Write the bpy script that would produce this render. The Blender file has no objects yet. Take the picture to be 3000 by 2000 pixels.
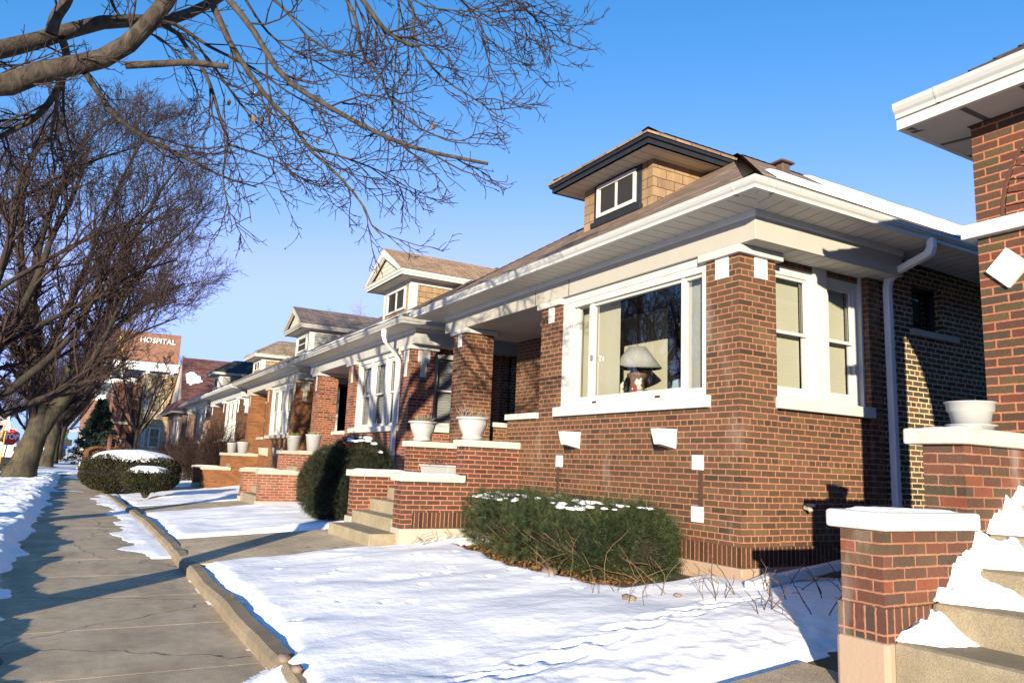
import bpy, bmesh, math, random
import numpy as np
from mathutils import Matrix, Vector
S = bpy.context.scene
COL = S.collection
R = math.radians

# ------------------------------------------------------------------ camera
YAW, PITCH, ROLL, FPX, EYE = 0.515687, 0.163178, 0.0421239, 2199.8, 1.5
_f = np.array([math.sin(YAW)*math.cos(PITCH), math.cos(YAW)*math.cos(PITCH), math.sin(PITCH)])
_r = np.array([math.cos(YAW), -math.sin(YAW), 0]); _u = np.cross(_r, _f)
_c, _s = math.cos(ROLL), math.sin(ROLL)
CAM = np.array([_c*_r+_s*_u, -_s*_r+_c*_u, _f])
cam = bpy.data.objects.new('camera', bpy.data.cameras.new('camera')); COL.objects.link(cam)
cam.data.sensor_width = 36; cam.data.lens = FPX*36/3000
cam.data.clip_start = 0.05; cam.data.clip_end = 3000
mw = Matrix.Identity(4)
for i in range(3):
    mw[i][0], mw[i][1], mw[i][2] = CAM[0][i], CAM[1][i], -CAM[2][i]
mw[2][3] = EYE
cam.matrix_world = mw
S.camera = cam

# ------------------------------------------------------------------ light
SUN_AZ, SUN_EL = R(40.2), R(9.6)          # the light travels towards +x +y, low winter sun behind the camera
W = bpy.data.worlds.new('World'); S.world = W; W.use_nodes = True
nt = W.node_tree; nt.nodes.clear()
sky = nt.nodes.new('ShaderNodeTexSky'); sky.sky_type = 'NISHITA'; sky.sun_disc = False
sky.sun_elevation = SUN_EL; sky.sun_rotation = R(180)+SUN_AZ
sky.altitude = 1500; sky.air_density = 1.0; sky.dust_density = 0.0; sky.ozone_density = 3.0
bg = nt.nodes.new('ShaderNodeBackground'); bg.inputs[1].default_value = 0.113
wo = nt.nodes.new('ShaderNodeOutputWorld')
sep = nt.nodes.new('ShaderNodeSeparateColor'); com = nt.nodes.new('ShaderNodeCombineColor'); nt.links.new(sky.outputs[0], sep.inputs[0])
GR = []
for i, (gain, gam) in enumerate(((1.145, 2.4), (1.03, 1.0), (1.37, 0.9))):   # clear-winter-air tint: deeper zenith, paler horizon
    pw_ = nt.nodes.new('ShaderNodeMath'); pw_.operation = 'POWER'; nt.links.new(sep.outputs[i], pw_.inputs[0]); pw_.inputs[1].default_value = gam
    ml_ = nt.nodes.new('ShaderNodeMath'); ml_.operation = 'MULTIPLY'; nt.links.new(pw_.outputs[0], ml_.inputs[0]); ml_.inputs[1].default_value = gain
    GR.append((pw_, ml_))
def _lim(op, a, b, k):
    m1 = nt.nodes.new('ShaderNodeMath'); m1.operation = 'MULTIPLY'; nt.links.new(b, m1.inputs[0]); m1.inputs[1].default_value = k
    m2 = nt.nodes.new('ShaderNodeMath'); m2.operation = op; nt.links.new(a, m2.inputs[0]); nt.links.new(m1.outputs[0], m2.inputs[1]); return m2.outputs[0]
def _smin(a, k, d):
    m2 = nt.nodes.new('ShaderNodeMath'); m2.operation = 'SMOOTH_MIN'; nt.links.new(a, m2.inputs[0]); m2.inputs[1].default_value = k; m2.inputs[2].default_value = d; return m2.outputs[0]
_r_, _g_, _b_ = [q_[1].outputs[0] for q_ in GR]
_r_ = _smin(_r_, 2.1, 1.3); _g_ = _smin(_g_, 2.95, 1.2)
nt.links.new(_lim('MINIMUM', _r_, _g_, .8), com.inputs[0]); nt.links.new(_g_, com.inputs[1]); nt.links.new(_lim('MAXIMUM', _b_, _g_, 1.22), com.inputs[2])
nt.links.new(com.outputs[0], bg.inputs[0]); nt.links.new(bg.outputs[0], wo.inputs[0])
sl = bpy.data.lights.new('sun', 'SUN'); sl.energy = 5.0; sl.angle = R(0.5); sl.color = (1.0, 0.87, 0.66)
so = bpy.data.objects.new('sun', sl); COL.objects.link(so)
_d = Vector((math.sin(SUN_AZ)*math.cos(SUN_EL), math.cos(SUN_AZ)*math.cos(SUN_EL), -math.sin(SUN_EL)))
so.rotation_euler = _d.to_track_quat('-Z', 'Y').to_euler()
vs = S.view_settings
vs.view_transform = 'Standard'; vs.look = 'None'; vs.gamma = 1; vs.use_curve_mapping = False; vs.exposure = 1.25
S.cycles.max_bounces = 6; S.cycles.transparent_max_bounces = 12
S.cycles.caustics_reflective = False; S.cycles.caustics_refractive = False

# ------------------------------------------------------------------ helpers: names, objects
def link(o, parent=None):
    COL.objects.link(o)
    if parent is not None:
        o.parent = parent
        o.matrix_parent_inverse = parent.matrix_basis.inverted()
    return o
def tag(o, label=None, cat=None, group=None, kind=None):
    if label: o['label'] = label
    if cat: o['category'] = cat
    if group: o['group'] = group
    if kind: o['kind'] = kind
    return o
def empty(name, loc, label, cat, group=None):
    o = bpy.data.objects.new(name, None); o.location = loc; o.empty_display_size = .2
    COL.objects.link(o)
    return tag(o, label, cat, group)
def ray(px, py):
    return np.array([(px-1500)/FPX, -(py-1000)/FPX, 1.0]) @ CAM
def at(px, py, D):
    """point seen at source pixel (px,py), D metres away measured horizontally"""
    d = ray(px, py); return np.array([0, 0, EYE]) + d*D/math.hypot(d[0], d[1])
def srgb(r, g, b):
    f = lambda c: c/12.92 if c <= .04045 else ((c+.055)/1.055)**2.4
    return (f(r/255), f(g/255), f(b/255), 1)

def auto_uv(ps):
    n = np.cross(ps[1]-ps[0], ps[2]-ps[0]) if len(ps) == 3 else np.cross(ps[2]-ps[0], ps[3]-ps[1])
    a = np.abs(n)
    if a[2] >= a[0] and a[2] >= a[1]: return [(p[0], p[1]) for p in ps]
    if a[0] >= a[1]: return [(p[1], p[2]) for p in ps]
    return [(p[0], p[2]) for p in ps]
class MB:
    def __init__(s): s.v = []; s.f = []; s.uv = []
    def poly(s, ps, uv=None):
        ps = [np.array(p, float) for p in ps]; n = len(s.v)
        s.v += [tuple(p) for p in ps]; s.f.append(tuple(range(n, n+len(ps))))
        s.uv += (uv if uv is not None else auto_uv(ps)); return s
    def box(s, x0, x1, y0, y1, z0, z1):
        if x0 > x1: x0, x1 = x1, x0
        if y0 > y1: y0, y1 = y1, y0
        a = [(x0, y0), (x1, y0), (x1, y1), (x0, y1)]
        s.poly([(x, y, z1) for x, y in a]); s.poly([(x, y, z0) for x, y in a[::-1]])
        for i in range(4):
            p, q = a[i], a[(i+1) % 4]
            s.poly([(*p, z0), (*q, z0), (*q, z1), (*p, z1)])
        return s
    def mbox(s, m, a0, a1, d0, d1, z0, z1):
        P = [m(a, d, z) for a in (a0, a1) for d in (d0, d1) for z in (z0, z1)]
        X = [p[0] for p in P]; Y = [p[1] for p in P]
        return s.box(min(X), max(X), min(Y), max(Y), z0, z1)
    def prism(s, ring, vec):
        vec = np.array(vec, float); A = [np.array(p, float) for p in ring]; B = [p+vec for p in A]
        s.poly(A[::-1]); s.poly(B)
        for i in range(len(A)):
            j = (i+1) % len(A); s.poly([A[i], A[j], B[j], B[i]])
        return s
    def lathe(s, prof, c, n=24, flute=None):
        rings = []
        for (r, z) in prof:
            rings.append([(c[0]+r*math.cos(2*math.pi*i/n), c[1]+r*math.sin(2*math.pi*i/n), c[2]+z) for i in range(n)])
        for a, b in zip(rings, rings[1:]):
            for i in range(n):
                j = (i+1) % n; s.poly([a[i], a[j], b[j], b[i]])
        s.poly(rings[0][::-1]); s.poly(rings[-1])
        return s
    def sweep(s, prof, path):
        """prof: (outward, z) list; path: list of (x,y, ox,oy) with mitred outward offsets"""
        rings = [[(x+o*ox, y+o*oy, z) for o, z in prof] for x, y, ox, oy in path]
        acc = 0.
        for k in range(len(rings)-1):
            A, B = rings[k], rings[k+1]; L = math.dist(A[0], B[0]); h = 0
            for i in range(len(prof)-1):
                w = math.dist(A[i], A[i+1])
                s.poly([A[i], B[i], B[i+1], A[i+1]], [(acc, h), (acc+L, h), (acc+L, h+w), (acc, h+w)]); h += w
            acc += L
        s.poly(rings[0]); s.poly(rings[-1][::-1])
        return s
    def tube(s, pts, r, n=8):
        pts = [np.array(p, float) for p in pts]
        rs = r if hasattr(r, '__len__') else [r]*len(pts)
        rings = []
        for i, p in enumerate(pts):
            t = pts[min(i+1, len(pts)-1)]-pts[max(i-1, 0)]; t = t/np.linalg.norm(t)
            h = np.array([0, 0, 1.]) if abs(t[2]) < .9 else np.array([1., 0, 0])
            a = np.cross(t, h); a /= np.linalg.norm(a); b = np.cross(t, a)
            rings.append([p+rs[i]*(a*math.cos(2*math.pi*k/n)+b*math.sin(2*math.pi*k/n)) for k in range(n)])
        for A, B in zip(rings, rings[1:]):
            for k in range(n):
                j = (k+1) % n; s.poly([A[k], A[j], B[j], B[k]])
        s.poly(rings[0][::-1]); s.poly(rings[-1]); return s
    def blob(s, c, rx, ry, rz, n=10, m=6, wob=0., rng=None):
        rows = []
        for i in range(m+1):
            th = math.pi*i/m; row = []
            for k in range(n):
                ph = 2*math.pi*k/n; q = 1+(rng.uniform(-wob, wob) if rng and 0 < i < m else 0)
                row.append((c[0]+rx*q*math.sin(th)*math.cos(ph), c[1]+ry*q*math.sin(th)*math.sin(ph), c[2]+rz*q*math.cos(th)))
            rows.append(row)
        for A, B in zip(rows, rows[1:]):
            for k in range(n):
                j = (k+1) % n
                s.poly([A[k], B[k], B[j], A[j]])
        return s
    def build(s, name, mat, parent=None, bevel=0, smooth=False, merge=False):
        me = bpy.data.meshes.new(name); me.from_pydata(s.v, [], s.f)
        ul = me.uv_layers.new(name='UVMap'); ul.data.foreach_set('uv', np.array(s.uv, np.float32).ravel())
        me.materials.append(mat)
        if merge or bevel or smooth:
            b = bmesh.new(); b.from_mesh(me)
            bmesh.ops.remove_doubles(b, verts=b.verts, dist=1e-4)
            bmesh.ops.recalc_face_normals(b, faces=b.faces) if smooth else None
            b.to_mesh(me); b.free()
        if smooth:
            me.polygons.foreach_set('use_smooth', [True]*len(me.polygons))
        o = bpy.data.objects.new(name, me); link(o, parent)
        if bevel:
            md = o.modifiers.new('bevel', 'BEVEL'); md.width = bevel; md.segments = 2; md.limit_method = 'ANGLE'; md.angle_limit = R(40)
        return o
def raw_mesh(name, V, F, mat, parent=None, smooth=False):
    me = bpy.data.meshes.new(name)
    V = np.asarray(V, np.float32); F = np.asarray(F, np.int32); k = F.shape[1]
    me.vertices.add(len(V)); me.vertices.foreach_set('co', V.ravel())
    me.loops.add(F.size); me.loops.foreach_set('vertex_index', F.ravel())
    me.polygons.add(len(F)); me.polygons.foreach_set('loop_start', np.arange(0, F.size, k, dtype=np.int32))
    me.polygons.foreach_set('loop_total', np.full(len(F), k, np.int32))
    if smooth: me.polygons.foreach_set('use_smooth', np.ones(len(F), bool))
    me.update(calc_edges=True); me.materials.append(mat)
    return link(bpy.data.objects.new(name, me), parent)

# ------------------------------------------------------------------ value noise for geometry
_rs = np.random.RandomState(7); _LAT = _rs.rand(256, 256)
def vnoise(x, y):
    xi = np.floor(x).astype(int); yi = np.floor(y).astype(int); fx = x-xi; fy = y-yi
    fx = fx*fx*(3-2*fx); fy = fy*fy*(3-2*fy)
    g = lambda a, b: _LAT[a & 255, b & 255]
    return (g(xi, yi)*(1-fx)+g(xi+1, yi)*fx)*(1-fy)+(g(xi, yi+1)*(1-fx)+g(xi+1, yi+1)*fx)*fy-.5
def fbm(x, y, o=4):
    t = 0; a = 1.
    for i in range(o):
        t = t+a*vnoise(x*2**i+i*17.3, y*2**i+i*5.1); a *= .5
    return t
def sstep(x): x = np.clip(x, 0, 1); return x*x*(3-2*x)

# ------------------------------------------------------------------ materials
def mat(name):
    m = bpy.data.materials.new(name); m.use_nodes = True; nt = m.node_tree; nt.nodes.clear()
    o = nt.nodes.new('ShaderNodeOutputMaterial'); b = nt.nodes.new('ShaderNodeBsdfPrincipled')
    nt.links.new(b.outputs[0], o.inputs[0]); b.inputs['Specular IOR Level'].default_value = .3
    return m, nt, b
class G:
    """tiny node graph helper"""
    def __init__(s, nt): s.nt = nt
    def n(s, t, **kw):
        x = s.nt.nodes.new('ShaderNode'+t)
        for k, v in kw.items():
            if k.startswith('p_'): setattr(x, k[2:], v)
        return x
    def put(s, sock, v):
        if isinstance(v, bpy.types.NodeSocket): s.nt.links.new(v, sock)
        elif v is not None: sock.default_value = v
    def coord(s, kind='Object'): return s.n('TexCoord').outputs[kind]
    def mapping(s, v, scale=(1, 1, 1), loc=(0, 0, 0), rot=(0, 0, 0)):
        m = s.n('Mapping'); s.put(m.inputs['Vector'], v); m.inputs['Scale'].default_value = scale
        m.inputs['Location'].default_value = loc; m.inputs['Rotation'].default_value = rot; return m.outputs[0]
    def noise(s, v, scale, detail=4, rough=.55, dist=0):
        m = s.n('TexNoise'); s.put(m.inputs['Vector'], v); m.inputs['Scale'].default_value = scale
        m.inputs['Detail'].default_value = detail; m.inputs['Roughness'].default_value = rough; m.inputs['Distortion'].default_value = dist
        return m.outputs['Fac']
    def ramp(s, f, stops, interp='LINEAR'):
        m = s.n('ValToRGB'); s.put(m.inputs[0], f); cr = m.color_ramp; cr.interpolation = interp
        while len(cr.elements) < len(stops): cr.elements.new(.5)
        for e, (p, c) in zip(cr.elements, stops):
            e.position = p; e.color = c if len(c) == 4 else (*c, 1)
        return m.outputs[0]
    def math(s, op, a, b=None, c=None):
        m = s.n('Math', p_operation=op); s.put(m.inputs[0], a)
        if b is not None: s.put(m.inputs[1], b)
        if c is not None: s.put(m.inputs[2], c)
        return m.outputs[0]
    def mix(s, f, a, b, mode='MIX'):
        m = s.n('Mix', p_data_type='RGBA', p_blend_type=mode); s.put(m.inputs[0], f); s.put(m.inputs[6], a); s.put(m.inputs[7], b)
        return m.outputs[2]
    def bump(s, h, strength=.5, dist=.01):
        m = s.n('Bump'); s.put(m.inputs['Height'], h); m.inputs['Strength'].default_value = strength; m.inputs['Distance'].default_value = dist
        return m.outputs[0]
    def vmath(s, op, a, b):
        m = s.n('VectorMath', p_operation=op); s.put(m.inputs[0], a); s.put(m.inputs[1], b); return m.outputs[0]
def c4(c, k=1.): return (c[0]*k, c[1]*k, c[2]*k, 1)

def brick_mat(name, hues, mortar, bw=.215, rh=.0677, ms=.0075, header=True, vert=False, z_off=0., rug=True, wob=.006, stain=.25, pale=0.):
    m, nt, b = mat(name); g = G(nt)
    uv = g.coord('UV')
    if vert: uv = g.mapping(uv, rot=(0, 0, R(90)))
    uv = g.mapping(uv, loc=(0, z_off, 0))
    ob = g.coord('Object')
    nz = g.n('TexNoise'); g.put(nz.inputs['Vector'], ob); nz.inputs['Scale'].default_value = 38; nz.inputs['Detail'].default_value = 3
    off = g.vmath('MULTIPLY', g.vmath('SUBTRACT', nz.outputs['Color'], (.5, .5, .5)), (wob*2, wob*2, 0))
    uv2 = g.vmath('ADD', uv, off)
    t = g.n('TexBrick'); g.put(t.inputs['Vector'], uv2)
    t.inputs['Color1'].default_value = (0, 0, 0, 1); t.inputs['Color2'].default_value = (1, 1, 1, 1); t.inputs['Mortar'].default_value = (.5, .5, .5, 1)
    t.inputs['Scale'].default_value = 1; t.inputs['Mortar Size'].default_value = ms; t.inputs['Mortar Smooth'].default_value = .25
    t.inputs['Bias'].default_value = 0; t.inputs['Brick Width'].default_value = bw; t.inputs['Row Height'].default_value = rh
    t.offset = .5 if not vert else 0.0; t.offset_frequency = 2
    if header: t.squash = .5; t.squash_frequency = 6
    else: t.squash = 1
    st = [(i/max(1, len(hues)-1), c4(h)) for i, h in enumerate(hues)]
    bc = g.ramp(t.outputs['Color'], st)
    fine = g.noise(g.mapping(uv, scale=(90, 16, 1) if not vert else (16, 90, 1)), 1.6, 3, .7)
    bc = g.mix(.75 if rug else .4, bc, g.ramp(fine, [(.25, (.55, .5, .48)), (.75, (1.5, 1.45, 1.4))]), 'MULTIPLY')
    mo = g.mix(.5, c4(mortar), g.ramp(g.noise(ob, 24, 4), [(.3, c4(mortar, .72)), (.7, c4(mortar, 1.2))]))
    big = g.noise(ob, 1.7, 3)
    col = g.mix(t.outputs['Fac'], bc, mo)
    col = g.mix(stain, col, g.ramp(big, [(.3, (.55, .5, .5)), (.7, (1.35, 1.35, 1.35))]), 'MULTIPLY')
    if pale:
        ef = g.ramp(g.noise(g.mapping(ob, scale=(1, 1, .35)), 2.3, 5), [(.6, (0, 0, 0)), (.78, (1, 1, 1))])
        col = g.mix(g.math('MULTIPLY', ef, pale), col, (.5, .46, .4, 1))
    g.put(b.inputs['Base Color'], col); b.inputs['Roughness'].default_value = .85
    h = g.math('ADD', g.math('MULTIPLY', t.outputs['Fac'], -1.0), g.math('MULTIPLY', fine, .35))
    g.put(b.inputs['Normal'], g.bump(h, .9, .006))
    return m
def paint_mat(name, col, rough=.5, grime=.15, gcol=(.3, .27, .22), scale=3., bump=.15, speck=0., streak=True):
    m, nt, b = mat(name); g = G(nt); ob = g.coord('Object')
    n1 = g.noise(g.mapping(ob, scale=(1, 1, .35 if streak else 1)), scale, 5, .6)
    c = g.mix(g.math('MULTIPLY', g.ramp(n1, [(.42, (0, 0, 0)), (.75, (1, 1, 1))]), grime), c4(col), c4(gcol))
    if speck:
        sp = g.ramp(g.noise(ob, 55, 2, .5), [(.66, (0, 0, 0)), (.7, (1, 1, 1))])
        sp2 = g.ramp(g.noise(ob, 4, 3), [(.45, (0, 0, 0)), (.6, (1, 1, 1))])
        c = g.mix(g.math('MULTIPLY', g.math('MULTIPLY', sp, sp2), speck), c, (.12, .09, .05, 1))
    g.put(b.inputs['Base Color'], c); b.inputs['Roughness'].default_value = rough
    if bump: g.put(b.inputs['Normal'], g.bump(g.noise(ob, 40, 4), bump, .004))
    return m
def soffit_mat(name, col, pitch=.3, line=.035, axis=0, dark=.16):
    m, nt, b = mat(name); g = G(nt)
    sx = g.n('SeparateXYZ'); g.put(sx.inputs[0], g.coord('UV'))
    fr = g.math('FRACT', g.math('DIVIDE', sx.outputs[axis], pitch))
    ln = g.math('LESS_THAN', fr, line/pitch)
    n = g.noise(g.coord('Object'), 2.5, 4)
    c = g.mix(.25, c4(col), g.ramp(n, [(.3, (.75, .7, .62)), (.7, (1.1, 1.1, 1.1))]), 'MULTIPLY')
    g.put(b.inputs['Base Color'], g.mix(ln, c, c4(col, dark))); b.inputs['Roughness'].default_value = .55
    return m
def shingle_mat(name, hues, bw=.3, rh=.13, gap=.006, big=.4, snow=0.):
    m, nt, b = mat(name); g = G(nt); uv = g.coord('UV'); ob = g.coord('Object')
    nz = g.n('TexNoise'); g.put(nz.inputs['Vector'], ob); nz.inputs['Scale'].default_value = 9
    uv2 = g.vmath('ADD', uv, g.vmath('MULTIPLY', g.vmath('SUBTRACT', nz.outputs['Color'], (.5, .5, .5)), (.02, .02, 0)))
    t = g.n('TexBrick'); g.put(t.inputs['Vector'], uv2)
    t.inputs['Color1'].default_value = (0, 0, 0, 1); t.inputs['Color2'].default_value = (1, 1, 1, 1)
    t.inputs['Scale'].default_value = 1; t.inputs['Mortar Size'].default_value = gap; t.inputs['Mortar Smooth'].default_value = .1
    t.inputs['Brick Width'].default_value = bw; t.inputs['Row Height'].default_value = rh; t.offset = .5; t.squash = 1
    c = g.ramp(t.outputs['Color'], [(i/(len(hues)-1), c4(h)) for i, h in enumerate(hues)])
    c = g.mix(t.outputs['Fac'], c, c4(hues[0], .3))
    c = g.mix(big, c, g.ramp(g.noise(ob, 2.2, 5), [(.3, (.42, .4, .38)), (.7, (1.55, 1.55, 1.55))]), 'MULTIPLY')
    c = g.mix(.35, c, g.ramp(g.noise(g.mapping(uv, scale=(1, .12, 1)), 7, 4), [(.35, (.5, .47, .44)), (.65, (1.25, 1.25, 1.25))]), 'MULTIPLY')
    c = g.mix(.5, c, g.ramp(g.noise(ob, 160, 2), [(.3, (.6, .6, .6)), (.7, (1.4, 1.4, 1.4))]), 'MULTIPLY')
    if snow:
        sn = g.ramp(g.noise(g.mapping(uv, scale=(1, 2.2, 1)), 1.6, 6, .65), [(.57, (0, 0, 0)), (.6, (1, 1, 1))])
        c = g.mix(g.math('MULTIPLY', sn, snow), c, (.85, .88, .92, 1))
    g.put(b.inputs['Base Color'], c); b.inputs['Roughness'].default_value = .9
    sx = g.n('SeparateXYZ'); g.put(sx.inputs[0], uv2)
    saw = g.math('FRACT', g.math('DIVIDE', sx.outputs[1], rh))
    h = g.math('ADD', g.math('MULTIPLY', saw, -1.), g.math('MULTIPLY', t.outputs['Fac'], -.6))
    g.put(b.inputs['Normal'], g.bump(h, 1.0, .022))
    return m
def simple_mat(name, col, rough=.5, metal=0., noise=.2, nscale=8, bump=0., spec=.3):
    m, nt, b = mat(name); g = G(nt); ob = g.coord('Object')
    c = g.mix(noise, c4(col), g.ramp(g.noise(ob, nscale, 4), [(.3, (.6, .6, .6)), (.7, (1.4, 1.4, 1.4))]), 'MULTIPLY')
    g.put(b.inputs['Base Color'], c); b.inputs['Roughness'].default_value = rough; b.inputs['Metallic'].default_value = metal
    b.inputs['Specular IOR Level'].default_value = spec
    if bump: g.put(b.inputs['Normal'], g.bump(g.noise(ob, nscale*4, 4), bump, .01))
    return m
def concrete_mat(name, col, sp=.5, warm=(.30, .25, .17), cracks=False):
    m, nt, b = mat(name); g = G(nt); ob = g.coord('Object')
    n1 = g.noise(ob, 1.3, 6, .6); n2 = g.noise(ob, 130, 2, .6); n3 = g.noise(ob, 9, 5, .6)
    c = g.mix(.55, c4(col), g.ramp(n1, [(.3, (.62, .6, .58)), (.7, (1.35, 1.33, 1.28))]), 'MULTIPLY')
    c = g.mix(sp, c, g.ramp(n2, [(.32, (.45, .43, .4)), (.5, (1, 1, 1)), (.7, (1.6, 1.55, 1.45))]), 'MULTIPLY')
    c = g.mix(.35, c, g.ramp(n3, [(.35, (.7, .68, .64)), (.65, (1.25, 1.22, 1.2))]), 'MULTIPLY')
    st = g.ramp(g.noise(g.mapping(ob, loc=(3, 8, 1)), .9, 5, .65), [(.55, (0, 0, 0)), (.72, (1, 1, 1))])
    c = g.mix(g.math('MULTIPLY', st, .45), c, c4(warm, .6))
    if cracks:
        vo = g.n('TexVoronoi', p_feature='DISTANCE_TO_EDGE'); vo.inputs['Scale'].default_value = .42
        wv = g.n('TexNoise'); g.put(wv.inputs['Vector'], ob); wv.inputs['Scale'].default_value = 2.2; wv.inputs['Detail'].default_value = 6
        g.put(vo.inputs['Vector'], g.vmath('ADD', ob, g.vmath('MULTIPLY', wv.outputs['Color'], (.55, .55, .2))))
        ck = g.math('LESS_THAN', vo.outputs['Distance'], .0028); c = g.mix(g.math('MULTIPLY', ck, .8), c, (.035, .03, .025, 1))
        salt = g.ramp(g.noise(g.mapping(ob, scale=(1.2, .5, 1), loc=(5, 1, 0)), 2.2, 7, .7), [(.56, (0, 0, 0)), (.74, (1, 1, 1))])
        c = g.mix(g.math('MULTIPLY', salt, .30), c, (.5, .49, .47, 1))
        wet = g.ramp(g.noise(g.mapping(ob, scale=(1.6, .6, 1), loc=(9, 4, 0)), 1.1, 6, .65), [(.5, (0, 0, 0)), (.68, (1, 1, 1))])
        c = g.mix(g.math('MULTIPLY', wet, .55), c, g.mix(1.0, c, (.52, .5, .48, 1), 'MULTIPLY'))
    g.put(b.inputs['Base Color'], c); b.inputs['Roughness'].default_value = .85
    g.put(b.inputs['Normal'], g.bump(g.math('ADD', n2, g.math('MULTIPLY', n3, .6)), .35, .008))
    return m
def snow_mat(name, dirt=.0):
    m, nt, b = mat(name); g = G(nt); ob = g.coord('Object')
    c = (.9, .91, .93, 1)
    if dirt:
        d = g.ramp(g.noise(ob, 3, 6, .7), [(.55, (0, 0, 0)), (.8, (1, 1, 1))])
        c = g.mix(g.math('MULTIPLY', d, dirt), c, (.42, .4, .38, 1))
    g.put(b.inputs['Base Color'], c); b.inputs['Roughness'].default_value = .55
    h = g.math('ADD', g.math('MULTIPLY', g.noise(ob, 9, 5, .6), 1.4), g.math('MULTIPLY', g.noise(ob, 90, 3, .6), .18))
    g.put(b.inputs['Normal'], g.bump(h, .4, .02))
    return m
def leaf_mat(name, hues, rough=.6, spec=.2, trans=0.):
    m, nt, b = mat(name); g = G(nt)
    ge = g.n('NewGeometry'); r = ge.outputs['Random Per Island']
    pos = g.noise(g.coord('Object'), 2.6, 3)
    f = g.math('ADD', g.math('MULTIPLY', r, .6), g.math('MULTIPLY', g.math('SUBTRACT', pos, .3), 1.0))
    g.put(b.inputs['Base Color'], g.ramp(f, [(i/(len(hues)-1), c4(h)) for i, h in enumerate(hues)]))
    b.inputs['Roughness'].default_value = rough; b.inputs['Specular IOR Level'].default_value = spec
    return m
def bark_mat(name, c0, c1, sc=14, stretch=.25, bump=.9, moss=0.):
    m, nt, b = mat(name); g = G(nt); ob = g.coord('Object')
    n = g.noise(g.mapping(ob, scale=(1, 1, stretch)), sc, 5, .65, 1.2)
    c = g.ramp(n, [(.3, c4(c0)), (.68, c4(c1))])
    c = g.mix(.5, c, g.ramp(g.noise(ob, 2.2, 4), [(.3, (.6, .58, .55)), (.7, (1.35, 1.35, 1.3))]), 'MULTIPLY')
    if moss:
        c = g.mix(g.math('MULTIPLY', g.ramp(g.noise(ob, 1.1, 4), [(.45, (0, 0, 0)), (.65, (1, 1, 1))]), moss), c, (.13, .12, .05, 1))
    g.put(b.inputs['Base Color'], c); b.inputs['Roughness'].default_value = .9
    g.put(b.inputs['Normal'], g.bump(n, bump, .03))
    return m
def glass_mat(name, tint=(.9, .93, .92), ior=1.55, rough=0.0):
    m = bpy.data.materials.new(name); m.use_nodes = True; nt = m.node_tree; nt.nodes.clear(); g = G(nt)
    o = g.n('OutputMaterial'); t = g.n('BsdfTransparent'); t.inputs[0].default_value = c4(tint)
    gl = g.n('BsdfGlossy'); gl.inputs['Roughness'].default_value = rough
    ge = g.n('NewGeometry'); dt = g.n('VectorMath', p_operation='DOT_PRODUCT'); g.put(dt.inputs[0], ge.outputs['Normal']); g.put(dt.inputs[1], ge.outputs['Incoming'])
    f0 = ((ior-1)/(ior+1))**2
    fr = g.math('ADD', f0, g.math('MULTIPLY', g.math('POWER', g.math('SUBTRACT', 1.0, g.math('ABSOLUTE', dt.outputs['Value'])), 5.0), 1-f0))
    mx = g.n('MixShader'); g.put(mx.inputs[0], fr); g.put(mx.inputs[1], t.outputs[0]); g.put(mx.inputs[2], gl.outputs[0])
    g.put(o.inputs[0], mx.outputs[0]); return m

M = {}
TERRA = (.315, .143, .078)
M['brick1'] = brick_mat('brick_brown', [(.042, .029, .019), (.078, .047, .026), (.068, .045, .024), (.095, .049, .03), (.105, .072, .036)], TERRA, ms=.008, pale=.22)
M['brick1v'] = brick_mat('brick_brown_soldier', [(.03, .018, .012), (.06, .03, .016), (.075, .036, .022)], TERRA, bw=.4, vert=True, header=False)
M['brick0'] = brick_mat('brick_mixed', [(.042, .04, .026), (.085, .036, .026), (.065, .052, .026), (.11, .036, .022), (.055, .032, .024), (.09, .06, .028)], (.33, .13, .065), ms=.008, header=False)
M['brick0p'] = brick_mat('brick_pier_weathered', [(.04, .034, .026), (.085, .038, .026), (.07, .05, .027), (.08, .034, .024), (.09, .04, .026), (.16, .05, .024), (.07, .042, .03), (.05, .044, .026), (.1, .045, .03), (.08, .06, .034)], (.26, .125, .075), ms=.007, header=False, stain=.5, pale=.35)
M['brick1s'] = brick_mat('brick_stair_brown', [(.05, .028, .02), (.09, .042, .03), (.065, .045, .024), (.11, .05, .036)], (.38, .15, .09), ms=.009, header=False, stain=.4)
M['brick2'] = brick_mat('brick_russet', [(.05, .028, .02), (.11, .045, .028), (.16, .06, .034), (.2, .075, .04)], (.36, .19, .12), stain=.4)
M['brick2s'] = brick_mat('brick_stair_pink', [(.1, .05, .035), (.2, .075, .05), (.13, .075, .045), (.24, .1, .065)], (.42, .22, .15), header=False, stain=.4)
M['brick3'] = brick_mat('brick_ochre', [(.12, .05, .02), (.17, .07, .026), (.21, .09, .03)], (.2, .1, .05), ms=.005)
M['brick4'] = brick_mat('brick_dark', [(.035, .018, .012), (.07, .032, .018), (.1, .045, .025)], (.13, .075, .045), ms=.005)
M['brick5'] = brick_mat('brick_pale_joint', [(.06, .026, .02), (.13, .045, .03), (.17, .06, .04)], (.42, .33, .25), ms=.011)
M['common'] = brick_mat('brick_common_side', [(.03, .028, .022), (.055, .048, .036), (.08, .066, .045), (.1, .05, .035)], (.48, .36, .2), ms=.010, wob=.009)
M['hbrick'] = brick_mat('brick_hospital', [(.15, .075, .05), (.19, .095, .062), (.23, .115, .075)], (.24, .15, .11), bw=.6, rh=.2, ms=.012, header=False, rug=False)
M['flatbrown'] = brick_mat('brick_flat_brown', [(.1, .04, .028), (.17, .065, .045), (.2, .085, .06)], (.3, .2, .15), rh=.09, header=False)
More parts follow.
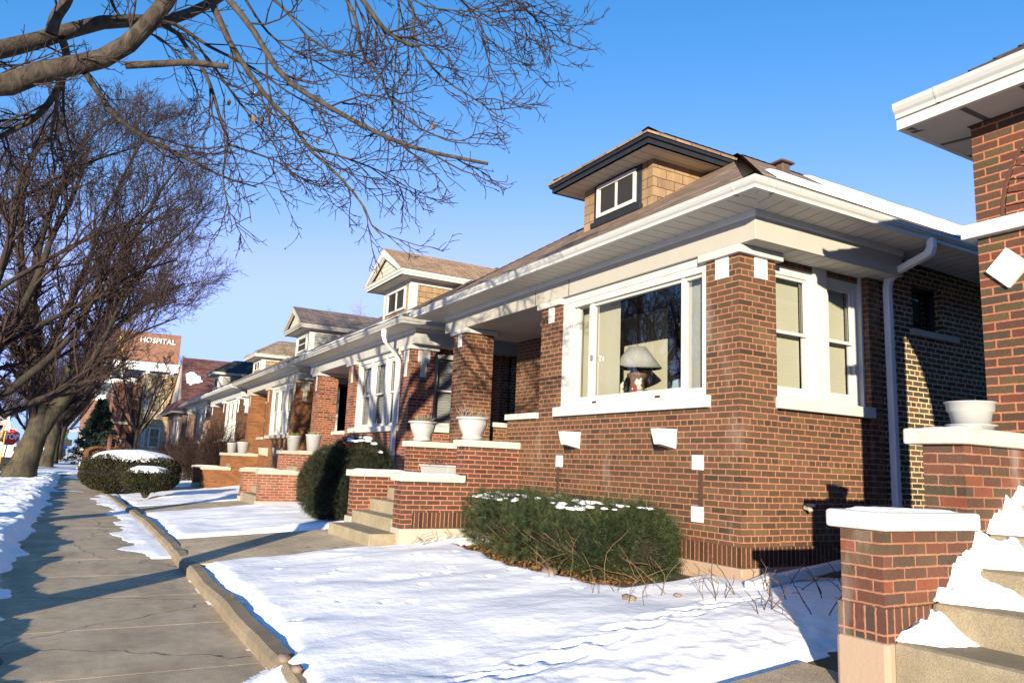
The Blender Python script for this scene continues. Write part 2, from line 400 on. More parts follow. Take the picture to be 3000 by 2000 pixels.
M['flatbeige'] = brick_mat('brick_flat_beige', [(.3, .2, .1), (.42, .29, .15), (.5, .36, .2)], (.42, .34, .22), rh=.09, header=False)
M['stone'] = paint_mat('painted_stone_white', (.45, .44, .41), .6, .5, (.42, .38, .3), 4, .4)
M['stonew'] = paint_mat('painted_stone_bright', (.56, .55, .53), .6, .35, (.4, .37, .31), 5, .5)
M['stoneg'] = paint_mat('painted_stone_aged', (.46, .44, .39), .65, .6, (.36, .3, .2), 7, .5, speck=.5, streak=False)
M['lime'] = paint_mat('limestone_trim', (.36, .32, .25), .7, .35, (.3, .26, .19), 5, .4)
M['trim'] = paint_mat('trim_white', (.5, .49, .46), .45, .4, (.33, .31, .26), 3.5, .08)
M['frieze'] = paint_mat('frieze_cream', (.35, .335, .295), .5, .3, (.42, .39, .33), 2.2, .05, speck=.8)
M['frieze2'] = paint_mat('frieze_grey_white', (.36, .36, .345), .5, .3, (.4, .37, .32), 2.2, .05)
M['gutter'] = paint_mat('gutter_aluminium', (.43, .43, .41), .3, .35, (.45, .42, .37), 2.5, 0)
M['gutterg'] = paint_mat('gutter_worn', (.33, .33, .30), .4, .35, (.3, .27, .22), 2.5, 0)
M['soffit'] = soffit_mat('soffit_panels', (.52, .49, .44), .2, .014, 0, .3)
M['soffit0'] = soffit_mat('soffit_grey_panels', (.42, .40, .37), .42, .05)
M['ceil'] = soffit_mat('porch_ceiling', (.45, .43, .4), .1, .008, 0, .4)
M['siding'] = soffit_mat('lap_siding', (.46, .42, .34), .13, .014, 1, .35)
M['sidingg'] = soffit_mat('lap_siding_green', (.3, .3, .25), .12, .014, 1, .35)
M['black'] = simple_mat('black_trim', (.018, .019, .022), .45, noise=.4)
M['sh1'] = shingle_mat('shingle_brown', [(.16, .105, .066), (.24, .158, .1), (.31, .21, .132)])
M['sh0'] = shingle_mat('shingle_dark_brown', [(.06, .04, .03), (.1, .07, .05), (.13, .09, .065)])
M['sh2'] = shingle_mat('shingle_tan', [(.33, .205, .115), (.41, .26, .15), (.46, .3, .175)], big=.2)
M['sh3'] = shingle_mat('shingle_slate_brown', [(.13, .105, .095), (.19, .145, .12), (.25, .185, .14)])
M['sh4'] = shingle_mat('shingle_buff', [(.27, .2, .135), (.33, .25, .17), (.39, .3, .2)])
M['sh5'] = shingle_mat('shingle_black_green', [(.02, .026, .026), (.035, .042, .042), (.05, .055, .055)])
M['sh6'] = shingle_mat('shingle_red_mottled', [(.09, .035, .03), (.14, .05, .04), (.2, .1, .085), (.1, .05, .045)], bw=.42, rh=.19, big=.3)
M['wallsh'] = shingle_mat('wall_shingle_tan', [(.22, .145, .08), (.26, .172, .095), (.3, .2, .112)], bw=.33, rh=.15, gap=.005, big=.15)
M['wallsh4'] = shingle_mat('wall_shingle_buff', [(.22, .17, .11), (.28, .22, .15), (.32, .26, .18)], bw=.3, rh=.17, gap=.008, big=.2)
M['conc'] = concrete_mat('step_concrete', (.25, .215, .15), .45)
M['walk'] = concrete_mat('sidewalk_concrete', (.47, .38, .265), .9, (.25, .21, .15), True)
M['kerb'] = concrete_mat('kerb_concrete', (.23, .19, .135), .7, (.16, .13, .09))
M['found'] = paint_mat('foundation_plaster', (.33, .235, .17), .85, .6, (.32, .26, .18), 5, .6)
M['foundg'] = paint_mat('foundation_grey', (.36, .33, .26), .8, .4, (.25, .22, .17), 5, .6)
M['snow'] = snow_mat('snow'); M['snowd'] = snow_mat('snow_trodden', .35)
M['asphalt'] = simple_mat('asphalt', (.06, .058, .055), .8, noise=.5, nscale=3, bump=.3)
M['soil'] = simple_mat('winter_soil', (.12, .09, .06), .95, noise=.6, nscale=4, bump=.6)
M['far'] = snow_mat('snow_far', .5); M['core_soil'] = simple_mat('joint_dirt', (.03, .025, .02), .95)
M['yew'] = leaf_mat('yew_needles', [(.004, .008, .004), (.010, .018, .007), (.022, .034, .012), (.05, .062, .022), (.085, .085, .035)])
M['yewd'] = leaf_mat('yew_dark_needles', [(.004, .007, .004), (.01, .016, .007), (.022, .028, .012), (.06, .05, .02)])
M['privet'] = leaf_mat('clipped_hedge_leaves', [(.007, .009, .005), (.018, .02, .009), (.035, .034, .014), (.06, .045, .02)])
M['brownhedge'] = leaf_mat('brown_hedge_twigs', [(.1, .045, .02), (.16, .075, .032), (.22, .11, .05)])
M['spruce'] = leaf_mat('spruce_needles', [(.006, .014, .012), (.016, .034, .026), (.035, .06, .045)])
M['litter'] = leaf_mat('dead_leaves', [(.07, .035, .014), (.15, .075, .028), (.25, .14, .055)], .7)
M['weed'] = simple_mat('dead_stems', (.15, .095, .05), .8, noise=.5)
M['weedd'] = simple_mat('dark_twigs', (.09, .05, .035), .8, noise=.5)
M['core'] = simple_mat('hedge_inner_shade', (.012, .010, .006), .95)
M['bark'] = bark_mat('bark_grey_brown', (.012, .0095, .0075), (.085, .067, .05), 11, .6, .9)
M['barkt'] = bark_mat('bark_ridged', (.012, .0095, .007), (.068, .055, .04), 9, .18, 1., .3)
M['barksh'] = bark_mat('bark_shaded', (.010, .008, .006), (.045, .035, .027), 12, .4, .8)  # shaded copy of the bark: the limbs' shade is put into the colour
M['twig'] = simple_mat('twig_brown', (.03, .016, .012), .75, noise=.5, nscale=5)
M['twigf'] = simple_mat('twig_far', (.038, .022, .017), .8, noise=.4, nscale=.6)
M['twigp'] = simple_mat('twig_pale', (.3, .23, .2), .8, noise=.3, nscale=1)
M['plastic'] = simple_mat('white_plastic', (.37, .37, .36), .4, noise=.06, nscale=6, spec=.5)
M['dry'] = simple_mat('dried_plant', (.2, .165, .125), .9, noise=.4, nscale=30)
M['succ'] = simple_mat('green_sedum', (.22, .22, .06), .7, noise=.4, nscale=30)
M['rock'] = simple_mat('field_stone', (.2, .15, .115), .9, noise=.5, nscale=30, bump=.5)
M['glass'] = glass_mat('window_glass', (.82, .85, .87), 2.6)
M['glassd'] = glass_mat('window_glass_dim', (.75, .78, .78), 1.7)
M['dark'] = simple_mat('dark_interior', (.02, .019, .02), .9)
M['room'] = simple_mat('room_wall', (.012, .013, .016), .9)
M['screen'] = simple_mat('dark_screen', (.035, .036, .04), .5, noise=.2)
M['blind'] = simple_mat('blind_cream', (.55, .51, .37), .7, noise=.1, nscale=2)
M['blindw'] = simple_mat('blind_white', (.4, .385, .34), .6, noise=.1, nscale=2)
M['shade'] = simple_mat('lamp_shade_linen', (.42, .41, .36), .8, noise=.1, nscale=20)
M['bronze'] = simple_mat('lamp_bronze', (.2, .12, .075), .45, noise=.3)
M['plush'] = simple_mat('plush_white', (.75, .7, .6), .95, noise=.2, nscale=30)
M['redp'] = simple_mat('red_heart', (.6, .04, .05), .7)
M['teal'] = simple_mat('teal_card', (.42, .56, .56), .7, noise=.1)
M['pipe'] = paint_mat('downspout_grey', (.62, .62, .62), .4, .3, (.26, .24, .21), 3, 0)
M['pipew'] = paint_mat('downspout_white', (.64, .63, .6), .4, .25, (.4, .37, .3), 3, 0)
M['ventm'] = simple_mat('roof_vent_brown', (.09, .06, .05), .6, noise=.3)
M['stopred'] = simple_mat('sign_red', (.52, .035, .04), .5, noise=.05)
M['signw'] = simple_mat('sign_white', (.8, .8, .78), .5, noise=.05)
M['signb'] = simple_mat('sign_black', (.02, .02, .02), .6)
M['yellow'] = simple_mat('post_yellow', (.62, .34, .03), .6, noise=.2)
M['emblem'] = simple_mat('emblem_yellow', (.85, .6, .04), .5)
M['vanw'] = simple_mat('van_white', (.72, .72, .7), .35, noise=.08, nscale=2, spec=.5)
M['carg'] = simple_mat('car_grey_green', (.16, .165, .14), .35, .3, noise=.1, nscale=2, spec=.5)
M['rubber'] = simple_mat('rubber', (.015, .015, .015), .8)
M['chrome'] = simple_mat('chrome', (.5, .5, .5), .25, .9)
M['lampglass'] = simple_mat('headlight_lens', (.7, .7, .66), .15, spec=.7)
M['wood'] = simple_mat('redwood_stain', (.16, .06, .035), .75, noise=.3, nscale=6)
M['hwhite'] = paint_mat('hospital_panel', (.8, .79, .76), .5, .08, (.5, .5, .5), .3, 0)
M['hglass'] = simple_mat('hospital_glazing', (.1, .14, .14), .15, noise=.2, nscale=.3, spec=.8)
M['hglassd'] = simple_mat('hospital_dark_glazing', (.02, .022, .03), .2, noise=.2, nscale=.3, spec=.6)
M['green'] = simple_mat('signal_green', (.03, .14, .1), .5)
M['blue'] = simple_mat('sign_blue', (.05, .16, .5), .5)

# ------------------------------------------------------------------ ground
def gz(x):      # lawn surface rising from the kerb to the houses
    return .09+.33*np.clip((x-1.35)/4.2, 0, 1)
def yslope(y):  # lots further along sit a little lower
    return -np.clip((np.asarray(y, float)-13)/10, 0, 1)*.12-np.clip((np.asarray(y, float)-23)/10, 0, 1)*.06
def grid_mesh(name, xs, ys, hfun, mat, keep=None, parent=None):
    X, Y = np.meshgrid(xs, ys); Z = hfun(X, Y)
    V = np.stack([X, Y, Z], -1).reshape(-1, 3); nx = len(xs); ny = len(ys)
    idx = np.arange(nx*ny).reshape(ny, nx)
    F = np.stack([idx[:-1, :-1], idx[:-1, 1:], idx[1:, 1:], idx[1:, :-1]], -1).reshape(-1, 4)
    if keep is not None:
        K = keep(X, Y).reshape(-1); F = F[K[F].any(1)]
        used = np.unique(F); mp = np.zeros(nx*ny, int); mp[used] = np.arange(len(used)); V = V[used]; F = mp[F]
    return raw_mesh(name, V, F, mat, parent, True)
def axis(*segs):
    out = []
    for a, b, st in segs: out += list(np.arange(a, b, st))
    return np.array(out+[segs[-1][1]])
grid_mesh('ground', axis((-700, -60, 80), (-60, 60, 8), (60, 700, 80)), axis((-200, 0, 20), (0, 150, 10), (150, 1200, 75)),
          lambda x, y: -.06+0*x, M['far'])['kind'] = 'structure'
MB().box(-13, -3.55, -60, 400, -.05, -.03).build('road', M['asphalt'])['kind'] = 'structure'
MB().box(-3.55, -3.35, -60, 300, -.05, .1).build('road_kerb', M['conc'], bevel=.02)['kind'] = 'structure'
# sidewalk: cast slabs with open joints
sw = MB(); y = -3.2; rr = random.Random(5)
while y < 150:
    L = 1.52
    sw.box(-.62, 1.36+(-.35*min(1, max(0, (y-17)/11))), y+.005, y+L-.005, -.05, 0.0); y += L
sw.build('sidewalk', M['walk'])['kind'] = 'structure'
grid_mesh('sidewalk_bed', axis((-.7, 1.45, .5)), axis((-4, 160, 10)), lambda x, y: -.0015+0*x, M['core_soil'])['kind'] = 'structure'
# low concrete kerb wall on the house side
def kerb_x(y): return 1.35-.36*np.clip((np.asarray(y, float)-17)/11, 0, 1)
kb = MB(); y = 4.35; rr = random.Random(2)
pr = None
ys_ = [4.35]+list(np.arange(4.9, 27.6, .45))
P4 = []
for y in ys_:
    x = float(kerb_x(y))+rr.uniform(-.012, .012); h = .125+rr.uniform(-.012, .012)+float(yslope(y))*.35
    if y > 22: h *= .85
    P4.append([(x, y, -.03), (x-.004, y, h-.035), (x+.035, y, h), (x+.14, y, h+.006), (x+.155, y, -.03)])
for a, b in zip(P4, P4[1:]):
    for i in range(4): kb.poly([a[i], b[i], b[i+1], a[i+1]])
kb.poly(P4[0]); kb.poly(P4[-1][::-1])
o = kb.build('kerb', M['kerb'], merge=True); o['kind'] = 'structure'
# lawn soil sheet under the snow
grid_mesh('lawn', axis((1.42, 6.2, .3), (6.2, 30, 3)), axis((-6, 60, .8)), lambda x, y: gz(x)-.03+yslope(y), M['soil'])['kind'] = 'structure'
# walks from the sidewalk to each stair
def walkway(y0, y1, y0b, y1b, xa=1.38, xb=4.2):
    m = MB(); n = 5
    for i in range(n):
        t0, t1 = i/n, (i+1)/n-.0012
        pts = []
        for t, s in ((t0, 0), (t1, 0), (t1, 1), (t0, 1)):
            x = xa+(xb-xa)*t; a, b = (y0+(y0b-y0)*t, y1+(y1b-y1)*t); yy = b if s else a
            pts.append((x, yy, float(gz(x)+yslope(yy))+.025))
        m.prism(pts, (0, 0, -.08))
    o = m.build('path', M['walk']); o['kind'] = 'structure'; return o
walkway(10.3, 13.3, 10.3, 12.75)
walkway(.2, 3.35, .2, 3.45)
walkway(19.9, 22.4, 19.9, 22.4)
walkway(30.2, 32.4, 30.2, 32.4)

def snow_sheet(name, xs, ys, base, dist, thick, rough, mat=None, label=None, soft=.3, kind='structure', edge=.12, edgef=1.6, dropf=None):
    def d(X, Y): return dist(X, Y)+edge*fbm(X*edgef+3, Y*edgef+9, 5)*1.6
    def h(X, Y):
        q = d(X, Y); s = sstep(q/soft)
        z = base(X, Y)+thick*s*(1+.5*fbm(X*.9, Y*.9+4, 3))+rough*s*(fbm(X*.8+11, Y*1.1, 3)+.06*fbm(X*6, Y*9, 3))
        return np.where(q < 0, z-.05*np.clip(-q/.05, 0, 1), z)
    o = grid_mesh(name, xs, ys, h, mat or M['snow'], keep=lambda X, Y: d(X, Y) > -.1)
    o['kind'] = kind
    if label: o['label'] = label
    return o
lb = lambda X, Y: gz(X)-.03+yslope(Y)
def lawn1(X, Y):
    kx = kerb_x(Y)+.14-.32*sstep((6.0-Y)/.9)*(1+.8*fbm(Y*2.2, Y*0+3, 3))
    nearw = Y-(3.42+.14*np.clip((X-1.4)/3, 0, 1)); far = 10.34+.02*X-Y
    right = np.where(Y > 5.5, 6.0-X, 99)
    bed = np.minimum(X-(4.52+.25*np.abs(Y-7.8)/2), 9) # bare strip of leaves under the yew
    bare = np.where((Y > 5.9) & (Y < 9.9), -(bed)+.12, 9)
    return np.minimum.reduce([X-kx, nearw, far, right, bare])
PRINTS = []
_rp = random.Random(31)
for i in range(15):     # somebody crossed the corner of the lawn
    PRINTS.append((2.1+.22*i+_rp.uniform(-.04, .04), 4.15+.055*i+(.11 if i % 2 else -.05), .15, .06, .028))
for i in range(22):
    PRINTS.append((2.4+_rp.uniform(-.7, 2.0), 6.3+.14*i+_rp.uniform(-.08, .08), .05, .06, .018))
def foot(X, Y):
    z = 0*X
    for (px_, py_, rx_, ry_, dp) in PRINTS: 
        q_ = ((X-px_)/rx_)**2+((Y-py_)/ry_)**2; z = z-dp*np.exp(-q_**2*.9)+dp*.35*np.exp(-(q_-2.2)**2*1.5)
    return z+.012*fbm(X*9, Y*9, 3)*sstep((5.2-Y)/1.2)*1.6
lb1 = lambda X, Y: lb(X, Y)+foot(X, Y)
snow_sheet('snow_lawn', axis((.9, 6.2, .03), (6.2, 14, .2)), axis((3.2, 10.5, .03)), lb1, lawn1, .085, .055, soft=.22, edge=.07, edgef=2.4)
def lawn2(X, Y):
    return np.minimum.reduce([X-kerb_x(Y)-.14, Y-13.32+.12*np.clip((X-1.4)/2, 0, 4), 19.95-Y, 6.1-X+0*Y])
snow_sheet('snow_lawn', axis((1.0, 6.2, .05)), axis((12.5, 20.1, .06)), lb, lawn2, .085, .06, soft=.25, edge=.09, edgef=1.6)
def lawn3(X, Y): return np.minimum.reduce([X-kerb_x(Y)-.13, Y-22.3, 30.3-Y, 6.1-X+0*Y])
snow_sheet('snow_lawn', axis((.8, 6.2, .08)), axis((22, 30.5, .1)), lb, lawn3, .085, .06, soft=.3, edge=.12, edgef=1.2)
def lawn4(X, Y): return np.minimum.reduce([X-kerb_x(Y)-.1, Y-32.3, 46.6-Y, 6.1-X+0*Y])
snow_sheet('snow_lawn', axis((.8, 6.2, .12)), axis((32, 46.8, .2)), lb, lawn4, .09, .06, soft=.3)
# thin wind-blown snow left on the sidewalk
def film(X, Y):
    a = .42-np.abs(X-(kerb_x(Y)-.05))-.022*np.abs(Y-16.0); a = np.where((Y > 11.9), a, -1)
    b = np.where((Y > 21.5), .18*np.sin(Y*1.3)-.1-(kerb_x(Y)-X)*.9+.35, -1)
    return np.maximum(a, b)
snow_sheet('snow_film', axis((-.1, 1.36, .03)), axis((11.5, 28.5, .06)), lambda X, Y: 0*X+.004, film, .02, .008, soft=.3, edge=.22, edgef=1.3)
def film2(X, Y): return np.where(Y > 30, .25, -1)-np.abs(X-.3)*.15
snow_sheet('snow_film', axis((-.6, 1.2, .08)), axis((29.5, 46, .15)), lambda X, Y: 0*X+.004, lambda X, Y: -.18+.25*np.sin(Y*.9)*np.cos(X*3)+0*X, .015, .006, soft=.3, edge=.25, edgef=.9)
snow_sheet('snow_film', axis((-.62, 1.4, .03)), axis((2.5, 7, .05)), lambda X, Y: 0*X+.003, lambda X, Y: -.32+.0*X-np.hypot((X+.25)/1.4, (Y-4.3)/1.1)*.1, .008, .004, soft=.2, edge=.34, edgef=3.1)
# snow banked on the parkway left of the sidewalk
def park(X, Y):
    gap = np.where((Y > 7.55) & (Y < 7.95), -.25+(X+.5)*-.3, 9)
    return np.minimum.reduce([-.55-X+.05*np.sin(Y*1.7)+.10*fbm(X*3, Y*2.2, 4), X+3.35, 46.8-Y, gap])
def park_base(X, Y): return .02+.06*np.exp(-((X+1.0)/.4)**2)*(1+.8*fbm(X*2.2, Y*1.4, 4))+.05*fbm(X*5, Y*4, 4)*sstep((-.5-X)/.2)+.09*np.exp(-(np.hypot(X+1.95, (Y-42)*.9)/1.1)**2)
snow_sheet('snow_parkway', axis((-3.4, -1.6, .12), (-1.6, .15, .03)), axis((2.4, 14, .04), (14, 47, .1)), park_base, park, .10, .09, soft=.25, edge=.13, edgef=2.6)
# beyond the driveway the walk itself is white
snow_sheet('snow_field', axis((-3.4, 6.5, .15)), axis((50.2, 66, .2), (66, 150, .6)), lambda X, Y: 0*X+.01, lambda X, Y: np.minimum.reduce([Y-50.4, 150-Y, X+3.4, 6.4-X])-.0, .05, .06, mat=M['snowd'], soft=.3)
MB().box(-3.3, 6.5, 46.7, 50.4, -.04, .015).build('driveway', M['asphalt'])['kind'] = 'structure'
snow_sheet('snow_driveway', axis((-3.3, 6.5, .1)), axis((46.6, 50.5, .1)), lambda X, Y: .018+0*X, lambda X, Y: .06+.12*np.sin(Y*3)+0*X, .02, .01, soft=.2, edge=.3, mat=M['snowd'])

# ------------------------------------------------------------------ building pieces
def mound(name, x0, x1, y0, y1, z, h, parent, n=14, seed=1, mat=None):
    xs = np.linspace(x0, x1, n); ys = np.linspace(y0, y1, n)
    def f(X, Y):
        u = np.minimum((X-x0), (x1-X)); v = np.minimum((Y-y0), (y1-Y))
        q = np.minimum(u, v)+.03*fbm(X*9+seed, Y*9, 3)
        return z+h*sstep(q/.09)*(1+.5*fbm(X*5+seed*3, Y*5, 3))-.004
    return grid_mesh(name, xs, ys, f, mat or M['snow'], parent=parent)
def MX(pos): return lambda a, d, z: (pos+d, a, z)      # plane facing the street (-x); d>0 goes inside
def MY(pos): return lambda a, d, z: (a, pos+d, z)      # plane facing the camera (-y)
def sash_window(parent, m, a0, a1, z0, z1, trim='trim', glass='glass', fill='blindw', kind='double', name='window', fw=.06, depth=.1, slat='h'):
    """frame mesh with pane and blind (a dark sheet for an unlit room where filled dark) as its own pieces"""
    f = MB(); e = .05
    f.mbox(m, a0, a0+fw, 0, depth, z0, z1); f.mbox(m, a1-fw, a1, 0, depth, z0, z1)
    f.mbox(m, a0+fw, a1-fw, 0, depth, z1-fw, z1); f.mbox(m, a0+fw, a1-fw, 0, depth, z0, z0+fw)
    b0, b1, c0, c1 = a0+fw, a1-fw, z0+fw, z1-fw; g = .035; zm = (c0+c1)/2
    if kind == 'double':
        for (q0, q1, dd) in ((zm-.02, c1, .02), (c0, zm+.02, .055)):
            f.mbox(m, b0, b0+g, dd, dd+.03, q0, q1); f.mbox(m, b1-g, b1, dd, dd+.03, q0, q1)
            f.mbox(m, b0+g, b1-g, dd, dd+.03, q1-g, q1); f.mbox(m, b0+g, b1-g, dd, dd+.03, q0, q0+g)
    elif kind == 'slider':
        am = (b0+b1)/2; f.mbox(m, am-.03, am+.03, .02, .06, c0, c1)
        f.mbox(m, b0, b0+.025, .02, .06, c0, c1); f.mbox(m, b1-.025, b1, .02, .06, c0, c1)
    fr = f.build(name, M[trim], parent, bevel=.006)
    p = MB(); p.poly([m(b0, .06, c0), m(b1, .06, c0), m(b1, .06, c1), m(b0, .06, c1)]); p.build('pane', M[glass], fr)
    if fill:
        q = MB()
        if slat == 'h':
            z = c0+.01
            while z < c1-.02:
                zz = min(z+.055, c1)
                q.poly([m(b0, .14, z), m(b1, .14, z), m(b1, .155, zz), m(b0, .155, zz)]); z += .06
        elif slat == 'v':
            a = b0; k = 0
            while a < b1-.01:
                aa = min(a+.09, b1); d0, d1 = (.15, .14)
                q.poly([m(a, d0, c0), m(aa, d1, c0), m(aa, d1, c1), m(a, d0, c1)]); a += .08
        else:
            q.poly([m(b0, .16, c0), m(b1, .16, c0), m(b1, .16, c1), m(b0, .16, c1)])  # with the dark fill this is a flat sheet for an unlit room
        q.build('blind', M[fill], fr)
    return fr
GPROF = [(0, .0), (0, .035), (.02, .055), (.035, .085), (.03, .1), (.035, .12), (.02, .12), (-.07, .105), (-.07, 0), (0, 0)]
def roof_poly(mb, pts, eave_dir):
    pts = [np.array(p, float) for p in pts]; n = np.cross(pts[1]-pts[0], pts[2]-pts[0]); n /= np.linalg.norm(n)
    e = np.array(eave_dir, float); up = np.cross(n, e); up = up if up[2] > 0 else -up
    mb.poly(pts, [(float(p@e), float((p-pts[0])@up)) for p in pts])
def hip_roof(x0, x1, y0, y1, z, s, open_back=True):
    mb = MB(); h = (y1-y0)/2; yc = (y0+y1)/2; zr = z+h*s; xr = x0+h
    roof_poly(mb, [(x0, y1, z), (x0, y0, z), (xr, yc, zr)], (0, 1, 0))
    roof_poly(mb, [(x0, y0, z), (x1, y0, z), (x1, yc, zr), (xr, yc, zr)], (1, 0, 0))
    roof_poly(mb, [(x1, y1, z), (x0, y1, z), (xr, yc, zr), (x1, yc, zr)], (1, 0, 0))
    mb.poly([(x1, y0, z), (x1, y1, z), (x1, yc, zr)])
    # thickness at the eave
    for a, b in (((x0, y1), (x0, y0)), ((x0, y0), (x1, y0)), ((x1, y1), (x0, y1))):
        mb.poly([(*a, z-.035), (*b, z-.035), (*b, z), (*a, z)])
    return mb, zr, xr, yc

def shingle_ridge(mb, a, b, w=.10, lift=.02, step=.16):
    a = np.array(a, float); b = np.array(b, float); L = np.linalg.norm(b-a); t = (b-a)/L; a = a+t*.12; L -= .12; hz = np.array([t[1], -t[0], 0]); hz /= np.linalg.norm(hz)
    up = np.cross(hz, t); up = up if up[2] > 0 else -up; k = 0.
    while k < L-.05:
        p = a+t*k; q = a+t*min(L, k+step*1.25)
        r0 = [p+hz*w-up*.035, p+up*lift, p-hz*w-up*.035]; r1 = [q+hz*w-up*.045, q+up*(lift-.014), q-hz*w-up*.045]
        mb.poly([r0[0], r1[0], r1[1], r0[1]], [(0, 0), (.2, 0), (.2, .1), (0, .1)]); mb.poly([r0[1], r1[1], r1[2], r0[2]], [(0, 0), (.2, 0), (.2, .1), (0, .1)])
        k += step

FX = 6.04     # the building line all the bungalows share
def bungalow(p):
    y0, y1 = p['y0'], p['y1']; k = (y1-y0)/7.47
    T = lambda t: y0+k*t
    dz = p.get('dz', 0); zs = p.get('sill', 0); g0 = .25+dz
    root = empty('brick_bungalow', (FX, (y0+y1)/2, 0), p['label'], 'house', 'brick bungalows along the street')
    br = M[p['brick']]; brs = M[p.get('stairbrick', p['brick'])]; stone = M[p['stone']]; trim = p.get('trim', 'trim')
    XB = 20.
    sill0, sill1 = 2.235+zs, 2.36+zs; head = 3.89
    # front wall
    f = MB()
    f.box(FX, FX+.3, T(.0), T(5.0), .76+dz, sill0-.015)
    f.box(FX, FX+.3, T(5.0), T(7.47), .5+dz, 1.55+dz)
    f.box(FX, FX+.57, T(0), T(.5), sill0-.015, head)
    f.box(FX, FX+.3, T(3.47), T(4.04), sill0-.015, head)
    f.box(FX+.3, FX+.57, T(0), T(.04), .76+dz, sill0-.015)
    f.build('front_wall', br, root)
    pl = MB(); pl.box(FX, FX+.57, T(6.66), T(7.21), 1.55+dz, head); pl.build('porch_pillar', br, root)
    b2 = MB(); b2.box(FX-.012, FX+.3, T(0)-.012, T(4.58), .557+dz, .765+dz); b2.box(FX+.3, FX+2.52, T(0)-.012, T(0)+.25, .557+dz, .765+dz)
    b2.build('base_course', M[p.get('soldier', p['brick'])], root)
    fd = MB(); fd.box(FX-.05, FX+.3, T(0)-.05, T(4.58), g0-.1, .56+dz); fd.box(FX+.3, FX+2.56, T(0)-.05, T(0)+.25, g0-.1, .56+dz)
    fd.build('foundation', M[p.get('found', 'found')], root, bevel=.015)
    # side wall: bay near the street then the long common-brick wall behind
    sd = MB()
    if p.get('bay', True):
        sd.box(FX+.3, FX+2.21, y0+.04, y0+.3, .76+dz, sill0-.015)
        sd.box(FX+2.21, FX+2.44, y0, y0+.45, .76+dz, 4.3)
        sd.box(FX+.57, FX+2.21, y0+.12, y0+.3, head+.02, 4.3)
        sd.build('side_wall', br, root)
    cw = MB(); zc = 4.3
    wx0, wx1, wz0, wz1 = 9.2, 9.86, 3.45, 4.06
    yb = y0+.03
    cw.box(FX+2.5, wx0, yb, yb+.3, g0-.1, zc); cw.box(wx1, XB, yb, yb+.3, g0-.1, zc)
    cw.box(wx0, wx1, yb, yb+.3, g0-.1, wz0-.002); cw.box(wx0, wx1, yb, yb+.3, wz1, zc)
    cw.build('gangway_wall', M[p.get('sidebrick', 'common')], root)
    cw = MB(); cw.box(FX+2.2, XB, y1-.3, y1, g0-.1, zc); cw.build('gangway_wall', M[p.get('sidebrick', 'common')], root)
    if p.get('detail'):
        w = sash_window(root, MY(yb+.1), wx0, wx1, wz0, wz1, 'black', 'glassd', 'screen', 'none', slat='flat')
        q = MB(); q.box(wx0-.08, wx1+.3, yb-.05, yb+.1, wz0-.085, wz0); q.build('sill', M['lime'], w, bevel=.006)
    if p.get('detail'):
        for yj in (9.88, 8.95): fj = MB(); fj.box(FX-.043, FX-.03, yj, yj+.012, 3.985, 4.23); fj.build('frieze_joint', M['dark'], root)
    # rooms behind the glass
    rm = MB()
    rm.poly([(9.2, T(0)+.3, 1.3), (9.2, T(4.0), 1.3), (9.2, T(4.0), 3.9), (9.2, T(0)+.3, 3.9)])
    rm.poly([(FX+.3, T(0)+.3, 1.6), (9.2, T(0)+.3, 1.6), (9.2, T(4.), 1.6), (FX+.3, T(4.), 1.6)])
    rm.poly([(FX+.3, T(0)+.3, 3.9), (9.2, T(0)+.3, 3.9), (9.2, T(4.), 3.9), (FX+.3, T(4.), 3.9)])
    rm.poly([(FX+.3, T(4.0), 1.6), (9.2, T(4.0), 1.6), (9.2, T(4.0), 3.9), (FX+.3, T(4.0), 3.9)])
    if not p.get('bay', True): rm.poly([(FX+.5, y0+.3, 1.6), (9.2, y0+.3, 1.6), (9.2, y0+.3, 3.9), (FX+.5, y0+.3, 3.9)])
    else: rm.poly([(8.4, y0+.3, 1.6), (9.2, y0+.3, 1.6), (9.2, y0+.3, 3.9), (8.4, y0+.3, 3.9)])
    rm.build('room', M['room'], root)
    # porch: back wall, side parapet, door
    pw = MB(); yi = T(4.04)
    pw.box(7.6, 7.85, T(6.1), T(7.47), 1.55, 3.98); pw.box(7.6, 7.85, yi, T(4.75), 1.55, 3.98)
    pw.box(7.6, 7.85, T(4.75), T(5.2), 1.55, 2.95); pw.box(FX+.3, 7.6, yi-.25, yi, .8, 3.98)
    pw.box(FX+.57, 7.6, T(6.9), T(7.15), 1.0, 2.2)
    pw.build('porch_wall', M['brick1'] if p.get('detail') else br, root)
    pc = MB(); pc.box(FX+.58, 7.6, T(6.85), T(7.2), 2.2, 2.29); pc.build('parapet_cap', stone, root, bevel=.008); pc = MB(); pc.box(7.5, 7.62, T(4.72), T(5.2), 2.95, 3.06); pc.build('porch_sill', stone, root, bevel=.008)
    dr = MB(); dr.box(7.75, 7.8, T(5.2), T(6.1), 1.6, 3.75); dr.build('door', M['dark'], root)
    pf = MB(); pf.box(FX+.01, 7.85, yi, T(7.2), 1.42+dz, 1.56+dz); pf.build('porch_floor', M['conc'], root)
    ce = MB(); ce.box(FX+.25, 7.9, yi-.05, T(7.47), 3.985, 4.05); ce.build('porch_ceiling', M['ceil'], root)
    lg = MB(); lg.box(FX-.06, FX+.34, T(4.05), T(5.0), 2.215+zs, 2.31+zs); lg.build('ledge_cap', stone, root, bevel=.01)
    # pier caps and carved tiles
    for a, b, xd in ((-.06, .58, .64), (3.44, 4.10, .36), (6.6, 7.27, .63)):
        c = MB(); c.box(FX-.06, FX+xd, T(a), T(b), head, 3.98); c.build('pier_cap', stone, root, bevel=.008)
    orn = p.get('orn', 'square')
